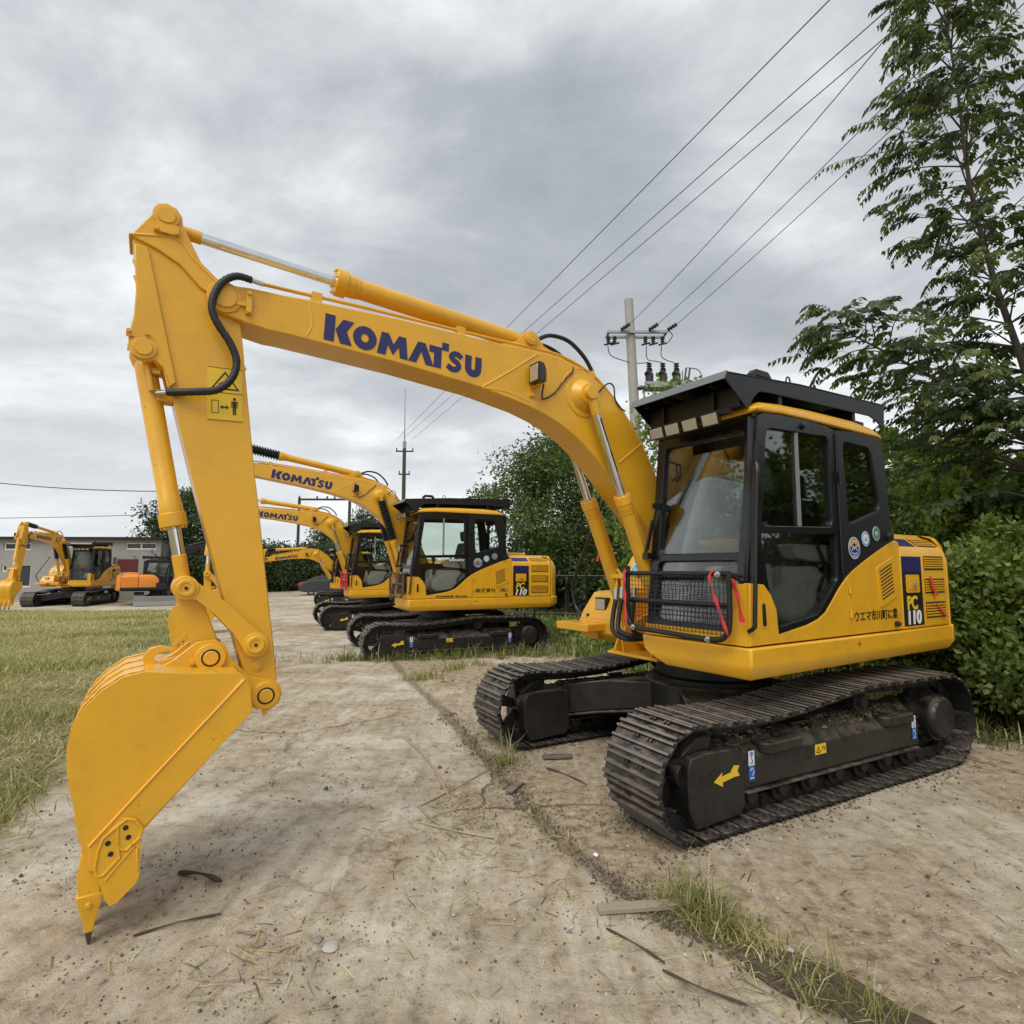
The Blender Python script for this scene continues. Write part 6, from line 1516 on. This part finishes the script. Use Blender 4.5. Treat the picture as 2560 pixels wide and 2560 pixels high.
# ---------------------------------------------------------------- dark sedan
def sedan():
    D = 44.; p = at(628, 1070, D); o = Vector((p.x-.1, D, gz(p.x, D)))
    t = empty('parked_car', o, .32, 'dark grey saloon car parked behind the excavators by the trees', 'car')
    CP = paint('car_paint', (.022, .026, .032), .25, .1, coat=.6, peel=0)
    side = [(-2.3, .35), (-2.32, .75), (-2.25, .95), (-1.75, 1.02), (-1.05, 1.40), (-.6, 1.46), (.25, 1.44), (.95, 1.02), (1.9, .9), (2.25, .72), (2.3, .38), (1.9, .25), (-1.9, .25)]
    def l(y, k, kz): return [(x*k, y, .25+(z-.25)*kz) for x, z in side]
    def l2(y, k): return [(x*(k if z > 1.0 else 1), y*(.80 if z > 1.05 else 1), z) for x, z in side]
    b = part('body', G().loft([l2(-.88, .97), l2(-.80, 1), l2(.80, 1), l2(.88, .97)]), CP, t, None, .04)
    for y in (-.74, .74):
        s = 1 if y > 0 else -1; q = [(-1.42, 1.035), (-1.0, 1.34), (-.55, 1.39), (.2, 1.37), (.70, 1.035)]; f = lambda z, d: s*(.90-.55*(z-1.03)+d)
        part('side_window', G().loft([[(x, f(z, -.12), z) for x, z in q], [(x, f(z, 0), z) for x, z in q]]), BLKD, b)
    part('rear_window', G().prism([(-1.72, 1.03), (-1.08, 1.385), (-1.10, 1.41), (-1.76, 1.04)], -.6, .6), BLKD, b)
    TL = plain('tail_lamp', (.5, .02, .02), .2)
    for y in (-.78, .52): part('tail_lamp', G().box(-2.34, -2.02, *((-.895, -.62) if y < 0 else (.62, .895)), .72, .90), TL, b)
    for x in (-1.4, 1.45):
        for y in (-.85, .70):
            w = part('wheel', G().cyl((x, y, .31), (x, y+.16, .31), .31, 24), RUB, t); part('rim', G().cyl((x, y-.005, .31), (x, y+.165, .31), .19, 20), GALV, w)
sedan()

# ================================================================ MACHINES
GRP = 'yellow excavators parked in a row'
GM_ = plain('guard_black', (.010, .010, .011), .4); GMB = plain('guard_brown', (.10, .055, .03), .6); GMR = plain('guard_red', (.55, .03, .03), .5)
excavator((1.7549, 5.1801, 0), -2.6486, .073, 'nearest big yellow excavator with black cab, its toothed bucket resting at the left', GRP, guard=(WIRE, GM_), ribbons=True, side_text='ウエマ市川町に業', idx=0)
excavator((-1.387, 11.629, -.071), -2.753, .079, 'second yellow excavator in the row with dark bellows on its boom cylinders', GRP, db=.10, da=.062, dbk=-.162, al=1.17, bell=True, guard=(GMB, GMB), side_text='株式會社（株）', small_text='伊予三島中央町打業組   TEL0896-25-2334', door_logo=True, idx=1, bell_arm=True)
excavator((-3.924, 17.0, -.131), -2.731, .061, 'third yellow excavator in the row, behind the second, with a red front guard', GRP, db=.05, da=.05, dbk=-.1, al=1.08, guard=(GMR, GMR), idx=2, badges=1)
excavator((-8.495, 30.148, -.40), -2.81, .205, 'fourth and farthest yellow excavator in the row, beside the dark sedan', GRP, db=-.18, da=.98, dbk=-.8, idx=3, badges=0, bell_arm=True)
excavator((-24.3, 32.0, -.57), -1.36, .0, 'yellow excavator standing alone in front of the grey workshop', 'excavators by the workshop', db=.02, da=.34, dbk=-.3, idx=4, badges=0, bell=True, bell_arm=True, scale=1.18)
o6 = excavator((-19.9, 32.5, -.57), -.99, 1.50, 'orange and black excavator beside the red banner of the workshop', 'excavators by the workshop', db=.25, da=-.2, idx=5, badges=0, pal=dict(body=ORG, arm=BLK, low=BLKM, tag='o', stripe=False), scale=.92)
part('dozer_blade', G().prism(rnd_poly([(1.75, .05), (1.85, .05), (1.80, .3), (1.87, .60), (1.78, .60), (1.70, .3)], .02), -1.25, 1.25).box(.8, 1.75, -.5, -.38, .25, .37).box(.8, 1.75, .38, .5, .25, .37), GALV, o6)

# ================================================================ LIGHT
w = bpy.data.worlds.new('World'); sc.world = w; w.use_nodes = True; n = w.node_tree
bg = n.nodes['Background']; SUN_EL, SUN_AZ = math.radians(52), math.radians(205)   # azimuth clockwise from +Y
sk = N(n, 'ShaderNodeTexSky', sky_type='NISHITA'); sk.sun_disc = False; sk.sun_elevation = SUN_EL; sk.sun_rotation = SUN_AZ; sk.dust_density = 3.5
tc = N(n, 'ShaderNodeTexCoord'); sx = N(n, 'ShaderNodeSeparateXYZ'); n.links.new(tc.outputs['Generated'], sx.inputs[0])
den = mth(n, 'ADD', mth(n, 'MAXIMUM', sx.outputs[2], 0.), .22)
cx = N(n, 'ShaderNodeCombineXYZ'); n.links.new(mth(n, 'DIVIDE', sx.outputs[0], den), cx.inputs[0]); n.links.new(mth(n, 'DIVIDE', sx.outputs[1], den), cx.inputs[1])
mp = N(n, 'ShaderNodeMapping'); mp.inputs['Rotation'].default_value = (0, 0, .95); mp.inputs['Scale'].default_value = (.8, 1.15, 1); mp.inputs['Location'].default_value = (-3.3, 5.5, 0); n.links.new(cx.outputs[0], mp.inputs[0])
def wn(scale, detail, rough, dist=0.):
    t = N(n, 'ShaderNodeTexNoise'); t.inputs['Scale'].default_value = scale; t.inputs['Detail'].default_value = detail; t.inputs['Roughness'].default_value = rough; t.inputs['Distortion'].default_value = dist
    n.links.new(mp.outputs[0], t.inputs['Vector']); return t.outputs[0]
a1 = wn(.85, 3, .5, .3); a2 = wn(2.2, 10, .62, .25)
f_ = mth(n, 'ADD', mth(n, 'MULTIPLY', a1, .60), mth(n, 'MULTIPLY', a2, .40))
cl = ramp(n, f_, [(.34, (2.6, 2.85, 3.1)), (.44, (3.65, 3.92, 4.2)), (.51, (5.3, 5.55, 5.8)), (.60, (8.2, 8.35, 8.5))])
hz = ramp(n, sx.outputs[2], [(.0, (1, 1, 1)), (.30, (.25, .25, .25)), (.6, (0, 0, 0))])
c2 = mixc(n, mth(n, 'MULTIPLY', hz.outputs[0], .75), cl.outputs[0], (7.3, 7.55, 7.7))
c3 = mixc(n, .96, sk.outputs[0], c2)
n.links.new(c3, bg.inputs[0]); bg.inputs[1].default_value = .118
sl = bpy.data.lights.new('sun', 'SUN'); sl.energy = 2.1; sl.angle = math.radians(45); sl.color = (1, .95, .87)
so = bpy.data.objects.new('sun', sl); COL.objects.link(so)
sd = Vector((math.sin(SUN_AZ)*math.cos(SUN_EL), math.cos(SUN_AZ)*math.cos(SUN_EL), math.sin(SUN_EL)))
so.rotation_euler = sd.to_track_quat('Z', 'Y').to_euler()
sc.view_settings.view_transform = 'Standard'; sc.view_settings.look = 'None'; sc.view_settings.exposure = .16; sc.view_settings.gamma = 1.
sc.cycles.max_bounces = 8; sc.cycles.transparent_max_bounces = 12; sc.cycles.transmission_bounces = 4
